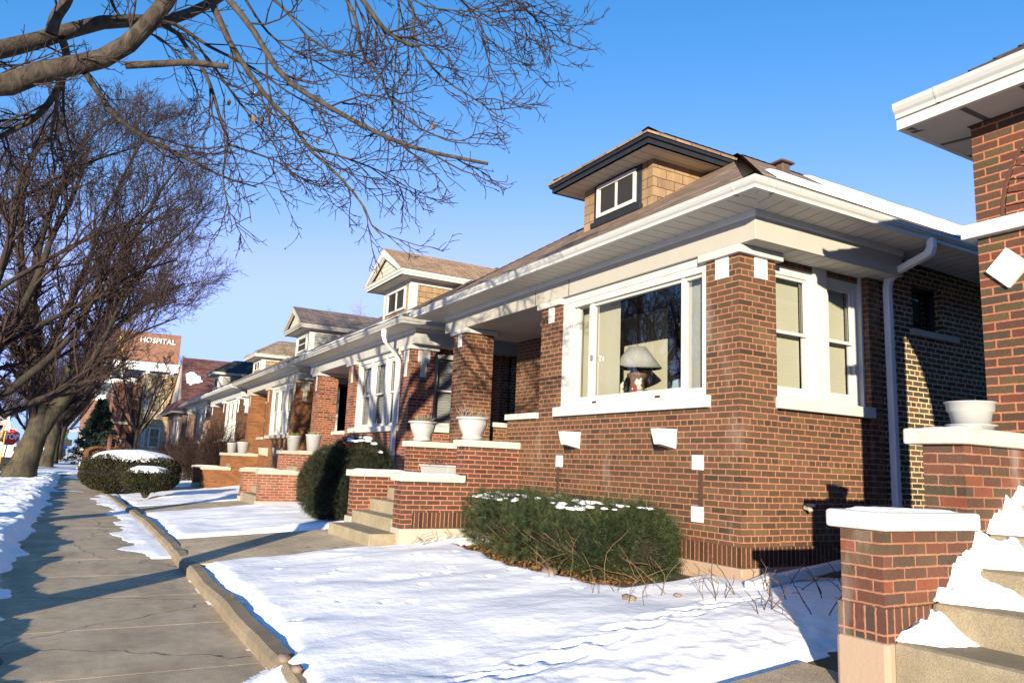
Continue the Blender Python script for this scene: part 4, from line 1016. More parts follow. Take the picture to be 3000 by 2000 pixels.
q = MB(); q.poly([(ex+.1, -4, 4.302), (ex+.1, ey, 4.302), (hx+.2, 3.0, 4.302), (hx+.2, -4, 4.302)], [(-4, 0), (ey, 0), (3, .5), (-4, .5)])
q.poly([(ex+.1, ey, 4.302), (14, ey, 4.302), (14, 2.95, 4.302), (hx+.2, 3.0, 4.302)], [(ex, 0), (14, 0), (14, .4), (hx, .4)]); q.build('soffit', M['soffit0'], H0)
q = MB(); q.sweep([(0, 4.30), (0, 4.385), (-.04, 4.385), (-.04, 4.30), (0, 4.30)], [(14, ey, 0, 1), (ex+.1, ey, -1, 1), (ex+.1, -4, -1, 0)]); q.build('fascia', M['trim'], H0)
q = MB(); q.sweep([(o, z+4.39) for o, z in GPROF], [(ex+.08, ey+.0, -1, 0), (ex+.08, -4, -1, 0)]); gu0 = q.build('gutter', M['gutter'], H0)
q = MB(); q.sweep([(o+.004, z+4.39) for o, z in GPROF], [(ex+.08, ey-.34, -1, 0), (ex+.08, ey-.36, -1, 0)]); q.build('gutter_joint', M['gutter'], gu0)
q, zr_, xr_, yc_ = hip_roof(ex+.1, 16, -4.4, ey-.04, 4.5, .68); ro0 = q.build('roof', M['sh0'], H0)
q = MB(); shingle_ridge(q, (ex+.13, ey-.07, 4.5), (xr_, yc_, zr_), w=.1, lift=.03, step=.2); q.build('hip_shingles', M['sh0'], ro0)
w = MB(); w.box(4.0, 4.86, 2.73, 3.0, .60, 1.215); w.box(4.86, hx, 2.73, 3.0, .5, 1.75); w0 = w.build('stair_wall', M['brick0p'], H0)
q = MB(); q.box(3.985, 4.4, 2.715, 3.02, .62, .80); q.build('pier_base', brick_mat('brick_pier_soldier', [(.045, .035, .028), (.09, .035, .028), (.06, .05, .03)], (.3, .14, .085), bw=.22, vert=True, header=False, pale=.3), w0)
q = MB(); q.box(3.97, 4.4, 2.70, 3.03, .3, .62); q.build('plinth', M['found'], w0, bevel=.025)
q = MB(); q.box(3.96, 4.92, 2.68, 3.075, 1.22, 1.325); q.build('wall_cap', M['stonew'], w0, bevel=.02)
q = MB(); q.box(4.80, hx-.01, 2.68, 3.10, 1.75, 1.855); q.build('wall_cap', M['stoneg'], w0, bevel=.015)
mound('cap_snow', 4.02, 4.86, 2.73, 3.03, 1.325, .022, w0, 24, 2); mound('cap_snow', 4.86, 5.7, 2.73, 3.05, 1.855, .02, w0, 24, 6)
sp = MB(); xf = [4.03, 4.42, 4.72, 5.03, 5.34, 5.66]
for i, x in enumerate(xf): sp.box(x, xf[i+1]+.03 if i < 5 else 9.0, .3, 2.729, .25, .63+i*.19)
sp.build('steps', M['conc'], H0, bevel=.035)
def drift(x0, x1, yw, z, hgt, wid, seed, parent):
    """wedge of snow lying on a tread against the cheek wall"""
    n = 26; us = np.linspace(0, 1, n); ws = np.linspace(0, 1, n); U, V = np.meshgrid(us, ws)
    X = x0+(x1-x0)*U; Wd = wid*(.16+.84*U**.8)*(1+.55*fbm(U*3+seed, U*0, 4)); Y = yw-Wd*V
    H_ = hgt*(1-V**1.5)*(.10+.90*U**.7)*(1+.7*fbm(U*5+seed*3, V*2, 3))+.045*fbm(X*12+seed, Y*12, 4)*np.sqrt(np.clip(1-V, 0, 1))*sstep(U/.2+.2)
    Z = z-.012+np.maximum(H_, 0)*1.0
    idx = np.arange(n*n).reshape(n, n); F = np.stack([idx[:-1, :-1], idx[:-1, 1:], idx[1:, 1:], idx[1:, :-1]], -1).reshape(-1, 4)
    raw_mesh('step_snow', np.stack([X, Y, Z], -1).reshape(-1, 3), F, M['snow'], parent, True)
for i, (hh, ww) in enumerate(((.17, .42), (.19, .62), (.2, .42), (.2, .36), (.2, .5))):
    drift(xf[i]+.03, xf[i+1]+.02, 2.73, .63+i*.19, hh, ww, i*2.3, w0)

# ------------------------------------------------------------------ pots and boxes on the walls
def round_pot(x, y, z, label, plants='dry', r=.265, h=.345):
    t = empty('flower_pot', (x, y, z), label, 'flower pot', 'white flower pots on stair walls')
    q = MB(); n = 48; prof = [(r*.56, 0), (r*.6, .02), (r*.62, .045), (r*.53, .055)]
    for i in range(9):
        u = i/8; prof.append((r*(.53+.33*math.sin(u*1.5)), .055+u*(h-.095)))
    prof += [(r*.93, h-.035), (r, h-.025), (r*1.01, h-.008), (r*.98, h), (r*.86, h), (r*.8, h-.05)]
    q.lathe(prof, (x, y, z), n); o = q.build('pot', M['plastic'], t, smooth=True)
    q = MB()
    for i in range(40):
        if (i//5) % 2 == 0:
            a = 2*math.pi*i/40; q.tube([(x+(r*.555)*math.cos(a), y+r*.555*math.sin(a), z+.09), (x+r*.73*math.cos(a), y+r*.73*math.sin(a), z+.09+(h-.13)*.5), (x+r*.83*math.cos(a), y+r*.83*math.sin(a), z+h-.08)], [.006, .009, .009], 5)
    q.build('fluting', M['plastic'], o)
    dirt = MB(); dirt.lathe([(r*.85, h-.04), (.01, h-.035)], (x, y, z), 20); dirt.build('soil', M['soil'], t)
    return t
def sprigs(t, x, y, z, mat_, n=30, hgt=.12, spread=.12, seed=1, thick=.005):
    rng = random.Random(seed); q = MB()
    for i in range(n):
        a = rng.uniform(0, 6.28); rr_ = spread*math.sqrt(rng.random()); p = np.array([x+rr_*math.cos(a), y+rr_*math.sin(a), z])
        pts = [p]; d = np.array([rng.gauss(0, .35), rng.gauss(0, .35), 1.])
        for k_ in range(3):
            d = d+np.array([rng.gauss(0, .3), rng.gauss(0, .3), -.05]); pts.append(pts[-1]+d/np.linalg.norm(d)*hgt*rng.uniform(.2, .45))
        q.tube(pts, [thick*.8, thick, thick*1.1, thick*.6], 4)
    q.build('dried_plant' if mat_ is not M['succ'] else 'plant', mat_, t)
t = round_pot(5.28, 10.44, 1.86, 'large fluted white pot at the head of the main house stairs, nearer wall'); sprigs(t, 5.16, 10.46, 2.17, M['dry'], 40, .2, .05, 3); sprigs(t, 5.40, 10.4, 2.17, M['dry'], 24, .13, .05, 4)
t = round_pot(5.33, 12.5, 1.86, 'large fluted white pot with dry tuft on the farther wall of the main house stairs'); sprigs(t, 5.33, 12.45, 2.18, M['dry'], 90, .15, .12, 5)
# plain terraced pot on the right-hand wall
x, y, z = 5.19, 2.86, 1.872
t = empty('flower_pot', (x, y, z), 'stepped white pot in a saucer on the wall at the right edge', 'flower pot', 'white flower pots on stair walls')
q = MB(); q.lathe([(.112, .015), (.128, .105), (.142, .113), (.146, .165), (.156, .168), (.156, .174), (.146, .174), (.138, .14)], (x, y, z), 48); q.build('pot', M['plastic'], t, smooth=True)
q = MB(); q.lathe([(.125, -.01), (.135, .012), (.155, .018), (.155, .022), (.13, .018), (.02, .016)], (x, y, z), 48); q.build('saucer', M['plastic'], t, smooth=True)
q = MB(); q.lathe([(.137, .145), (.01, .147)], (x, y, z), 24); q.build('soil', M['soil'], t)
q = MB(); q.tube([(x-.06, y+.02, z+.15), (x-.08, y, z+.175), (x-.06, y-.02, z+.17)], .005, 4); q.tube([(x+.05, y, z+.15), (x+.07, y, z+.2), (x+.09, y, z+.16)], .004, 4); q.build('dried_plant', M['weed'], t)
# window box on the stair
t = empty('planter_box', (5.17, 11.25, 1.23), 'long white planter box with dead stems standing on the stairs', 'planter')
q = MB(); bx = [(5.05, 5.29, 10.78, 11.72), (5.02, 5.32, 10.70, 11.80)]
a = [(bx[0][0], bx[0][2]), (bx[0][1], bx[0][2]), (bx[0][1], bx[0][3]), (bx[0][0], bx[0][3])]; b = [(bx[1][0], bx[1][2]), (bx[1][1], bx[1][2]), (bx[1][1], bx[1][3]), (bx[1][0], bx[1][3])]
for i in range(4):
    j = (i+1) % 4; q.poly([(*a[i], 1.235), (*a[j], 1.235), (*b[j], 1.43), (*b[i], 1.43)])
q.box(5.0, 5.34, 10.68, 11.82, 1.43, 1.46); q.build('box', M['plastic'], t, bevel=.006); sprigs(t, 5.15, 11.3, 1.45, M['weedd'], 22, .2, .2, 9, .004)
def tapered_pot(x, y, z, label, r=.2, h=.42, plants='succ', seed=1):
    t = empty('flower_pot', (x, y, z), label, 'flower pot', 'white flower pots on stair walls')
    q = MB(); q.lathe([(r*.72, 0), (r*.98, h*.93), (r*1.03, h*.94), (r*1.03, h), (r*.95, h), (r*.9, h*.9)], (x, y, z), 28); q.build('pot', M['plastic'], t, smooth=True)
    q = MB(); q.lathe([(r*.91, h*.92), (.01, h*.93)], (x, y, z), 16); q.build('soil', M['soil'], t)
    sprigs(t, x, y, z+h*.93, M[plants], 34, .13, r*.7, seed)
tapered_pot(5.45, T2_(4.58)+.16, 1.655, 'plain white pot with sedum on the russet house stair wall, nearer one', .21, .43)
tapered_pot(5.5, T2_(6.75)+.14, 1.655, 'plain white pot with sedum on the russet house stair wall, farther one', .21, .43, seed=4)
tapered_pot(5.5, T3_(4.58)+.16, 1.525, 'white pot with trailing dead stalks on the ochre house stair wall', .24, .42, 'weed', 5)
tapered_pot(5.5, T3_(6.75)+.14, 1.525, 'white pot beside a dark pier on the ochre house far stair wall', .21, .4, 'weed', 6)

# ------------------------------------------------------------------ table lamp and things seen through the picture window
lx, ly, lz = 6.72, 8.25, 2.02
t = empty('table_lamp', (lx, ly, lz), 'bronze table lamp with a cream cone shade in the picture window', 'lamp')
q = MB(); q.lathe([(.15, 0), (.17, .03), (.13, .06), (.19, .22), (.2, .42), (.21, .5), (.12, .54), (.1, .64), (.095, .74), (.14, .79), (.14, .82), (.03, .84), (.015, .95)], (lx, ly, lz), 32); q.build('base', M['bronze'], t, smooth=True)
q = MB(); q.lathe([(.345, .905), (.12, 1.2), (.115, 1.2), (.338, .905)], (lx, ly, lz), 48); q.build('lamp_shade', M['shade'], t, smooth=True)
q = MB(); q.tube([(lx, ly, lz+1.19), (lx, ly, lz+1.25)], .008, 6); q.build('finial', M['bronze'], t)
def plush(x, y, z, label, s=1.):
    t = empty('plush_toy', (x, y, z), label, 'soft toy', 'white plush toys on the lamp')
    q = MB(); q.blob((x, y, z+.05*s), .045*s, .05*s, .06*s); q.blob((x-.01, y, z+.13*s), .045*s, .048*s, .042*s)
    for sg in (-1, 1):
        q.blob((x, y+sg*.035*s, z+.17*s), .015*s, .017*s, .017*s); q.blob((x-.03*s, y+sg*.05*s, z+.06*s), .035*s, .02*s, .02*s); q.blob((x-.04*s, y+sg*.035*s, z+.01*s), .045*s, .025*s, .025*s)
    q.build('body', M['plush'], t, smooth=True)
    q = MB(); q.blob((x-.06*s, y-.01, z+.055*s), .02*s, .035*s, .035*s); q.build('heart', M['redp'], t, smooth=True)
plush(6.57, 8.42, 2.5, 'small white plush bear with a red heart, nearer the porch side of the lamp', 1.2); plush(6.60, 8.06, 2.53, 'small white plush bear with a red heart, on the corner side of the lamp', 1.2)
q = MB(); q.prism([(6.55, 7.02, 2.3), (6.55, 7.36, 2.3), (6.58, 7.36, 2.66), (6.58, 7.02, 2.72)], (.06, 0, 0)); tag(q.build('greeting_card', M['teal'], bevel=.004), 'pale teal card standing in the picture window', 'card')
q = MB(); q.box(6.42, 7.05, 6.9, 9.0, 1.96, 2.02); q.box(6.45, 6.5, 6.95, 7.0, 1.6, 1.96); q.box(6.97, 7.02, 8.9, 8.95, 1.6, 1.96); tag(q.build('side_table', M['wood']), 'low dark table carrying the lamp behind the picture window', 'table')

# ------------------------------------------------------------------ trees
class Tubes:
    """many polylines with the same point count turned into tapered tubes at once"""
    def __init__(s): s.V = []; s.F = []; s.n = 0
    def add(s, P, Rd, sides):
        P = np.asarray(P, float); Rd = np.asarray(Rd, float); N, K, _ = P.shape
        T = np.gradient(P, axis=1); T /= np.linalg.norm(T, axis=2, keepdims=True)+1e-9
        ref = np.where(np.abs(T[:, :1, 2:3]) < .85, np.array([0, 0, 1.]), np.array([1., 0, 0]))
        A = np.cross(T, ref); A /= np.linalg.norm(A, axis=2, keepdims=True)+1e-9; B = np.cross(T, A)
        an = 2*np.pi*np.arange(sides)/sides
        V = P[:, :, None, :]+Rd[:, :, None, None]*(A[:, :, None, :]*np.cos(an)[None, None, :, None]+B[:, :, None, :]*np.sin(an)[None, None, :, None])
        base = s.n+np.arange(N*K*sides).reshape(N, K, sides)
        nx = np.roll(base, -1, axis=2)
        s.F.append(np.stack([base[:, :-1], nx[:, :-1], nx[:, 1:], base[:, 1:]], -1).reshape(-1, 4))
        s.V.append(V.reshape(-1, 3)); s.n += N*K*sides
    def build(s, name, mat_, parent=None, smooth=True):
        return raw_mesh(name, np.concatenate(s.V), np.concatenate(s.F), mat_, parent, smooth)
def resample(pts, K):
    pts = np.asarray(pts, float)
    # Catmull-Rom through the points, then even spacing
    P = np.vstack([2*pts[0]-pts[1], pts, 2*pts[-1]-pts[-2]]); out = []
    for i in range(1, len(P)-2):
        for t in np.linspace(0, 1, 12, endpoint=False):
            a, b, c, d = P[i-1:i+3]
            out.append(.5*((2*b)+(-a+c)*t+(2*a-5*b+4*c-d)*t*t+(-a+3*b-3*c+d)*t**3))
    out.append(pts[-1]); out = np.array(out)
    L = np.r_[0, np.cumsum(np.linalg.norm(np.diff(out, axis=0), axis=1))]
    q = np.linspace(0, L[-1], K)
    return np.stack([np.interp(q, L, out[:, j]) for j in range(3)], -1)
def children(P, Rd, m, length, ratio_r, rng, K=5, ang=(30, 55), up=.15, wig=.12, t0=.15, droop=0., taper=.35, lenfall=.45, plane=0., minr=.002, cap=9.):
    """m side shoots on every polyline of P"""
    N, KP, _ = P.shape
    base = (np.arange(m)+.5)/m
    t = t0+(1-t0)*np.clip(base[None, :]+rng.uniform(-.5, .5, (N, m))/m, 0, .999)
    f = t*(KP-1); i = np.minimum(f.astype(int), KP-2); w = (f-i)[..., None]
    ii = np.arange(N)[:, None]
    O = P[ii, i]*(1-w)+P[ii, i+1]*w; D = P[ii, i+1]-P[ii, i]; D /= np.linalg.norm(D, axis=2, keepdims=True)+1e-9
    r0 = Rd[ii, i]*(1-w[..., 0])+Rd[ii, i+1]*w[..., 0]
    rnd = rng.normal(size=(N, m, 3)); rnd[..., 2] *= (1-plane); S_ = rnd-(rnd*D).sum(-1, keepdims=True)*D; S_ /= np.linalg.norm(S_, axis=2, keepdims=True)+1e-9
    a = np.radians(rng.uniform(ang[0], ang[1], (N, m)))[..., None]
    d = D*np.cos(a)+S_*np.sin(a); d[..., 2] += up; d /= np.linalg.norm(d, axis=2, keepdims=True)
    L = (length*rng.uniform(.55, 1.25, (N, m)) if np.isscalar(length) else length[:, None]*rng.uniform(.55, 1.2, (N, m)))*(1-lenfall*t)
    O = O.reshape(-1, 3); d = d.reshape(-1, 3); L = L.reshape(-1); r0 = r0.reshape(-1)
    Q = [O]; step = L[:, None]/(K-1)
    for k_ in range(K-1):
        d = d+rng.normal(size=d.shape)*wig; d[:, 2] += up*.35-droop
        d /= np.linalg.norm(d, axis=1, keepdims=True); Q.append(Q[-1]+d*step)
    Q = np.stack(Q, 1)
    rs = np.clip(r0*ratio_r, minr, cap)[:, None]*np.linspace(1, taper, K)[None, :]
    return Q, np.maximum(rs, minr*.6), L

# -- the maple that hangs over the frame from the left
rng = np.random.default_rng(11)
mt = empty('street_tree', (-2.0, 6.6, 0), 'bare maple overhanging the top left, its trunk outside the frame', 'tree', 'bare street trees on the parkway')
tr = Tubes(); trunk = resample([(-2.05, 6.55, -.05), (-2.0, 6.6, .8), (-1.97, 6.6, 2.2), (-1.95, 6.6, 3.4)], 10)
tr.add(trunk[None], np.array([[.36, .27, .245, .235, .23, .225, .22, .22, .23, .24]]), 14); tr.build('trunk', M['bark'], mt)
def px(pts, D0, D1):
    n = len(pts); return [at(x, y, D0+(D1-D0)*i/(n-1)) for i, (x, y) in enumerate(pts)]
fork = np.array([-1.95, 6.6, 3.3])
LIMB = [  # pixel route, distance at start and end, radius at start and end, joined to the trunk?
    ([(0, 252), (122, 211), (286, 177), (367, 136), (436, 68), (490, 0), (540, -90), (640, -260)], 6.6, 6.2, .085, .05, 1),
    ([(0, 146), (136, 112), (272, 71), (381, 61), (476, 65), (599, 20), (700, -40), (900, -120)], 7.1, 7.6, .08, .025, 1),
    ([(367, 192), (460, 188), (560, 184), (667, 196)], 6.45, 6.3, .030, .024, 0),
    ([(500, -130), (640, -30), (735, 80), (830, 225), (953, 306), (1089, 381), (1225, 436), (1429, 480)], 6.4, 5.4, .03, .0125, 0),
    ([(560, -90), (626, 20), (680, 136), (783, 286), (857, 361), (905, 435), (987, 510), (1062, 599), (1096, 674), (1125, 698)], 6.6, 6.4, .034, .005, 0),
    ([(900, -150), (1028, 20), (1062, 156), (1116, 225), (1150, 306), (1225, 374), (1313, 408), (1365, 414)], 6.3, 5.9, .022, .004, 0),
    ([(860, -220), (1000, -70), (1062, 0), (1116, 75), (1160, 110), (1211, 136)], 6.0, 5.6, .028, .016, 0),
    ([(1050, -160), (1198, 0), (1218, 122), (1293, 225), (1395, 293), (1470, 347)], 6.0, 5.8, .02, .004, 0),
    ([(1110, -110), (1167, 0), (1157, 204), (1150, 388)], 6.1, 6.0, .012, .003, 0),
    ([(640, -80), (803, 0), (912, 116), (1020, 163), (1116, 150)], 6.5, 6.3, .018, .005, 0),
    ([(440, 60), (510, 90), (545, 136), (606, 225), (647, 354), (667, 422), (653, 517), (674, 626), (700, 650)], 6.5, 6.9, .022, .004, 0),
    ([(420, 80), (503, 68), (612, 136), (748, 204), (860, 280), (960, 330)], 6.6, 7.2, .02, .005, 0),
    ([(250, 215), (280, 260), (340, 340), (420, 400), (517, 449), (653, 517), (752, 548)], 6.5, 6.9, .026, .006, 0),
    ([(667, 422), (803, 470), (870, 515), (935, 540)], 6.9, 7.2, .012, .004, 0),
    ([(905, 435), (1010, 462), (1110, 500), (1190, 530)], 6.5, 6.7, .012, .004, 0),
    ([(1000, -150), (1212, 0), (1293, 27), (1400, 34), (1480, 32)], 6.0, 6.2, .012, .003, 0),
    ([(1250, -140), (1428, 0), (1520, 60), (1560, 142)], 6.0, 6.4, .012, .003, 0),
    ([(1280, -60), (1380, 30), (1420, 100), (1466, 148)], 6.2, 6.5, .010, .003, 0),
    ([(1450, -120), (1520, 10), (1590, 70)], 6.0, 6.4, .009, .003, 0),
    ([(150, 100), (165, 50), (200, -10), (210, -120)], 7.0, 6.9, .05, .04, 0),
    ([(180, 110), (195, 160), (185, 230), (120, 330), (40, 380), (-60, 430)], 7.0, 7.6, .035, .02, 0),
    ([(170, 230), (165, 320), (150, 400), (160, 500)], 6.6, 7.4, .018, .006, 0),
    ([(300, -60), (360, 60), (480, 120), (560, 220), (590, 330)], 7.2, 7.6, .016, .004, 0),
    ([(700, -30), (800, 110), (960, 200), (1060, 290)], 7.0, 7.4, .014, .004, 0),
    ([(470, 70), (590, 150), (700, 300), (800, 420), (830, 500)], 7.4, 7.8, .016, .004, 0),
]
LP, LR = [], []
for pts, D0, D1, r0, r1, join in LIMB:
    P = px(pts, D0, D1)
    if join: P = [fork+np.array([0, 0, -.1+.2*len(LP)])]+[.55*fork+.45*P[0]+np.array([0, 0, .25])]+P
    LP.append(resample(P, 18)); LR.append(np.linspace(r0*(1.25 if join else 1), r1, 18))
# far-side crown limbs out of frame, added to throw dappled shade on the street
for i in range(9):
    a = 1.2+i*.62; e = np.array([math.cos(a), math.sin(a), 0])
    P = [fork, fork+e*.8+np.array([0, 0, 1.3]), fork+e*2.2+np.array([0, 0, 3.+.3*(i % 3)]), fork+e*(3.6+.4*(i % 2))+np.array([0, 0, 4.6+.6*(i % 3)])]
    LP.append(resample(P, 18)); LR.append(np.linspace(.09, .012, 18))
LP = np.array(LP); LR = np.array(LR)
tb = Tubes(); tb.add(LP[:2], LR[:2], 12); tb.add(LP[2:], LR[2:], 7); tb.build('limb', M['bark'], mt)
tw = Tubes()
J = LP+rng.normal(size=LP.shape)*.004
sel = np.arange(len(LP)) != 2
Q1, R1, L1 = children(J[sel], LR[sel], 9, .95, .5, rng, K=7, ang=(16, 42), up=.03, wig=.17, t0=.22, minr=.0058, cap=.010)
Q2, R2, L2 = children(Q1, R1, 6, .34, .75, rng, K=5, ang=(30, 55), up=.06, wig=.18, t0=.15, minr=.0046)
Q3, R3, L3 = children(Q2, R2, 2, .13, .9, rng, K=4, ang=(30, 60), up=.1, wig=.22, t0=.2, minr=.0038)
for Q, R_ in ((Q1, R1), (Q2, R2), (Q3, R3)): tw.add(Q, R_, 4)
tw.build('twig', M['twig'], mt)
lf = MB(); rr = random.Random(4)
for (x, y, D) in ((1272, 362, 5.9), (745, 338, 6.7), (768, 340, 6.7), (935, 405, 6.5), (672, 290, 6.9)):
    c = at(x, y, D)
    for s_ in range(3):
        a = rr.uniform(0, 6); lf.poly([c, c+np.array([.03*math.cos(a), .03*math.sin(a), -.02]), c+np.array([.02*math.cos(a+.6), .02*math.sin(a+.6), -.06]), c+np.array([-.015, .01, -.03])])
lf.build('last_leaves', M['litter'], mt)

def big_tree(name, base, label, stems, seed, levels, twigmat, group='bare street trees on the parkway', tips=True, barkm='barkt', trunk_n=1, limbm='barksh', sides=(14, 8)):
    """stems: list of (points, r0, r1); levels: per level (m, length, ratio, K, ang, up, wig, t0, minr)"""
    rng = np.random.default_rng(seed)
    t = empty(name, base, label, 'tree', group)
    tk = Tubes()
    S0 = []; Rr = []
    for pts, r0, r1 in stems:
        P = resample(pts, 18); S0.append(P); Rr.append(np.array(r0*np.linspace(1, r1/r0, 18)))
    flare = np.ones(18); flare[:5] = [1.45, 1.2, 1.1, 1.04, 1.0]
    Rr[0] = Rr[0]*flare
    tk.add(np.array(S0[:trunk_n]), np.array(Rr[:trunk_n]), sides[0]); tk.build('trunk', M[barkm], t)
    lk = Tubes(); lk.add(np.array(S0[trunk_n:]), np.array(Rr[trunk_n:]), 9); lk.build('limb', M[limbm], t)
    P, Rd = np.array(S0), np.array(Rr); L = None; crownT = Tubes()
    for li, (m_, ln, ra, K, an, up, wg, t0, mr) in enumerate(levels):
        P, Rd, L = children(P, Rd, m_, ln, ra, rng, K=K, ang=an, up=up, wig=wg, t0=t0, minr=mr)
        crownT.add(P, Rd, 6 if li == 0 else (4 if li == 1 else 3))
    crownT.build('crown', M[twigmat], t, smooth=False)
    return t
# second parkway tree: trunk outside the frame, long limbs sweeping across the left edge
def pxs(pts, D): return [at(x, y, D) for x, y in pts]
b = np.array([-2.05, 16.6, 0])
stems = [([b, b+(0, 0, 1.2), b+(.02, .1, 2.4), b+(.1, .2, 3.2)], .3, .25)]
for pts, r0, r1 in (([(0, 1213), (106, 1174), (191, 1140), (255, 1076), (306, 990), (350, 900), (420, 780)], .09, .03),
                    ([(-30, 1175), (85, 1098), (170, 1025), (238, 940), (276, 864), (310, 760), (390, 640)], .095, .03),
                    ([(-30, 1060), (38, 949), (115, 800), (150, 700), (220, 560), (260, 430)], .09, .03),
                    ([(-40, 900), (30, 700), (60, 520), (140, 400)], .1, .03),
                    ([(0, 1010), (120, 950), (260, 880), (400, 800), (520, 760)], .06, .02),
                    ([(-20, 860), (140, 760), (300, 680), (470, 640), (560, 600)], .06, .02),
                    ([(-60, 640), (100, 560), (250, 480), (400, 430)], .07, .02)):
    stems.append(([b+(.05, .1, 2.9), .5*(b+(0, 0, 3.2))+.5*at(*pts[0], 17.0)]+pxs(pts, 17.0), r0, r1))
big_tree('street_tree', tuple(b), 'bare tree with dark limbs crossing the left edge in front of the leaning trunk', stems, 21,
    [(9, 2.3, .5, 7, (25, 50), .22, .13, .3, .012), (7, 1.15, .6, 5, (25, 50), .12, .15, .2, .008), (5, .55, .75, 5, (25, 55), .1, .18, .15, .006), (3, .26, .85, 4, (25, 55), .1, .2, .15, .005)], 'twig', barkm='barkt')
# the big leaning forked trunk
def P3(x, y, D): return at(x, y, D)
Dt = 39.0
stems = [([P3(52, 1402, Dt), P3(75, 1345, Dt), P3(100, 1285, Dt), P3(118, 1235, Dt), P3(112, 1180, Dt), P3(106, 1100, Dt), P3(98, 1000, Dt), P3(90, 880, Dt-.5)], .52, .24),
         ([P3(116, 1262, Dt), P3(140, 1225, Dt), P3(172, 1180, Dt), P3(215, 1120, Dt), P3(255, 1060, Dt), P3(290, 1000, Dt), P3(315, 930, Dt), P3(350, 800, Dt)], .40, .15),
         ([P3(106, 1100, Dt), P3(150, 1010, Dt), P3(200, 900, Dt), P3(260, 760, Dt+1), P3(320, 600, Dt+2)], .2, .06),
         ([P3(98, 1000, Dt), P3(70, 850, Dt), P3(60, 650, Dt), P3(90, 450, Dt)], .22, .06),
         ([P3(90, 880, Dt), P3(120, 700, Dt), P3(190, 520, Dt), P3(260, 380, Dt)], .2, .05),
         ([P3(280, 1020, Dt), P3(350, 950, Dt), P3(440, 880, Dt), P3(540, 830, Dt)], .14, .04),
         ([P3(300, 960, Dt), P3(380, 850, Dt+1), P3(470, 740, Dt+1), P3(560, 650, Dt+1)], .14, .04),
         ([P3(230, 1100, Dt), P3(310, 1030, Dt-1), P3(420, 970, Dt-1), P3(520, 930, Dt-1)], .1, .03),
         ([P3(104, 1120, Dt), P3(40, 1010, Dt), P3(-60, 900, Dt), P3(-160, 760, Dt)], .2, .06),
         ([P3(350, 800, Dt), P3(400, 680, Dt), P3(470, 560, Dt), P3(530, 480, Dt)], .14, .04),
         ([P3(320, 600, Dt), P3(380, 480, Dt+1), P3(440, 380, Dt+2)], .08, .03)]
big_tree('street_tree', (-2.2, 39, 0), 'large bare tree with a leaning forked trunk beside the snowy sidewalk', stems, 33,
    [(10, 3.8, .45, 7, (25, 50), .22, .12, .25, .02), (8, 2.0, .55, 5, (25, 50), .15, .14, .2, .013), (6, .95, .7, 4, (25, 55), .12, .18, .15, .010), (4, .5, .85, 3, (25, 55), .1, .2, .15, .008)], 'twigf', trunk_n=2)
# row beyond, each copied from one of two grown models
def grown(base, h, seed, label, r=.3, lean=(0, 0), tw='twigf', spread=1., group='bare street trees on the parkway', dens=1.):
    b = np.array(base, float); lx_, ly_ = lean
    f = b+np.array([lx_*h*.3, ly_*h*.3, h*.24]); st = [([b, b+(f-b)*.4, f, f+(lx_*h*.15, ly_*h*.1, h*.2), f+np.array([lx_*h*.25, .0, h*.45])], r, r*.3)]
    rg = random.Random(seed)
    for i in range(6):
        a = i*1.05+rg.uniform(-.3, .3); e = np.array([math.cos(a), math.sin(a), 0])*spread
        st.append(([f+(0, 0, h*.02*i), f+e*h*.1+(0, 0, h*.16), f+e*h*.22+(0, 0, h*.36), f+e*h*.32+(0, 0, h*.58)], r*.5, r*.12))
    return big_tree('street_tree' if group.startswith('bare') else 'bare_tree', tuple(b), label, st, seed,
        [(int(8*dens), h*.24, .45, 6, (25, 50), .22, .12, .25, .018), (6, h*.12, .6, 4, (25, 50), .15, .15, .2, .013), (5, h*.06, .75, 4, (25, 55), .12, .18, .15, .011), (3, h*.035, .85, 3, (25, 55), .1, .2, .15, .009)], tw, group)
def copy_tree(src, loc, rot, label, group=None, sc=1.):
    r = src.copy(); COL.objects.link(r); r.location = loc; r.rotation_euler = (0, 0, rot); r.scale = (sc, sc, sc); r['label'] = label
    if group: r['group'] = group
    for ch in list(src.children):
        c = ch.copy(); COL.objects.link(c); c.parent = r; c.matrix_parent_inverse = ch.matrix_parent_inverse.copy()
    return r
ta = grown((-1.75, 62, 0), 13, 41, 'bare tree with a mossy trunk, first one behind the big forked trunk', .42, (.1, 0))
tbb = grown((-1.65, 76, 0), 12, 43, 'bare tree, second one behind the big forked trunk along the sidewalk', .38, (.05, 0))
for i, (y, s_, lab) in enumerate(((92, 1., 'third'), (106, 1.05, 'fourth'), (121, .95, 'fifth'), (136, 1.05, 'sixth'))):
    copy_tree(tbb if i % 2 else ta, (-1.7, y, 0), 1.3*i+.7, 'bare tree, %s one behind the big forked trunk along the sidewalk' % lab, sc=s_)
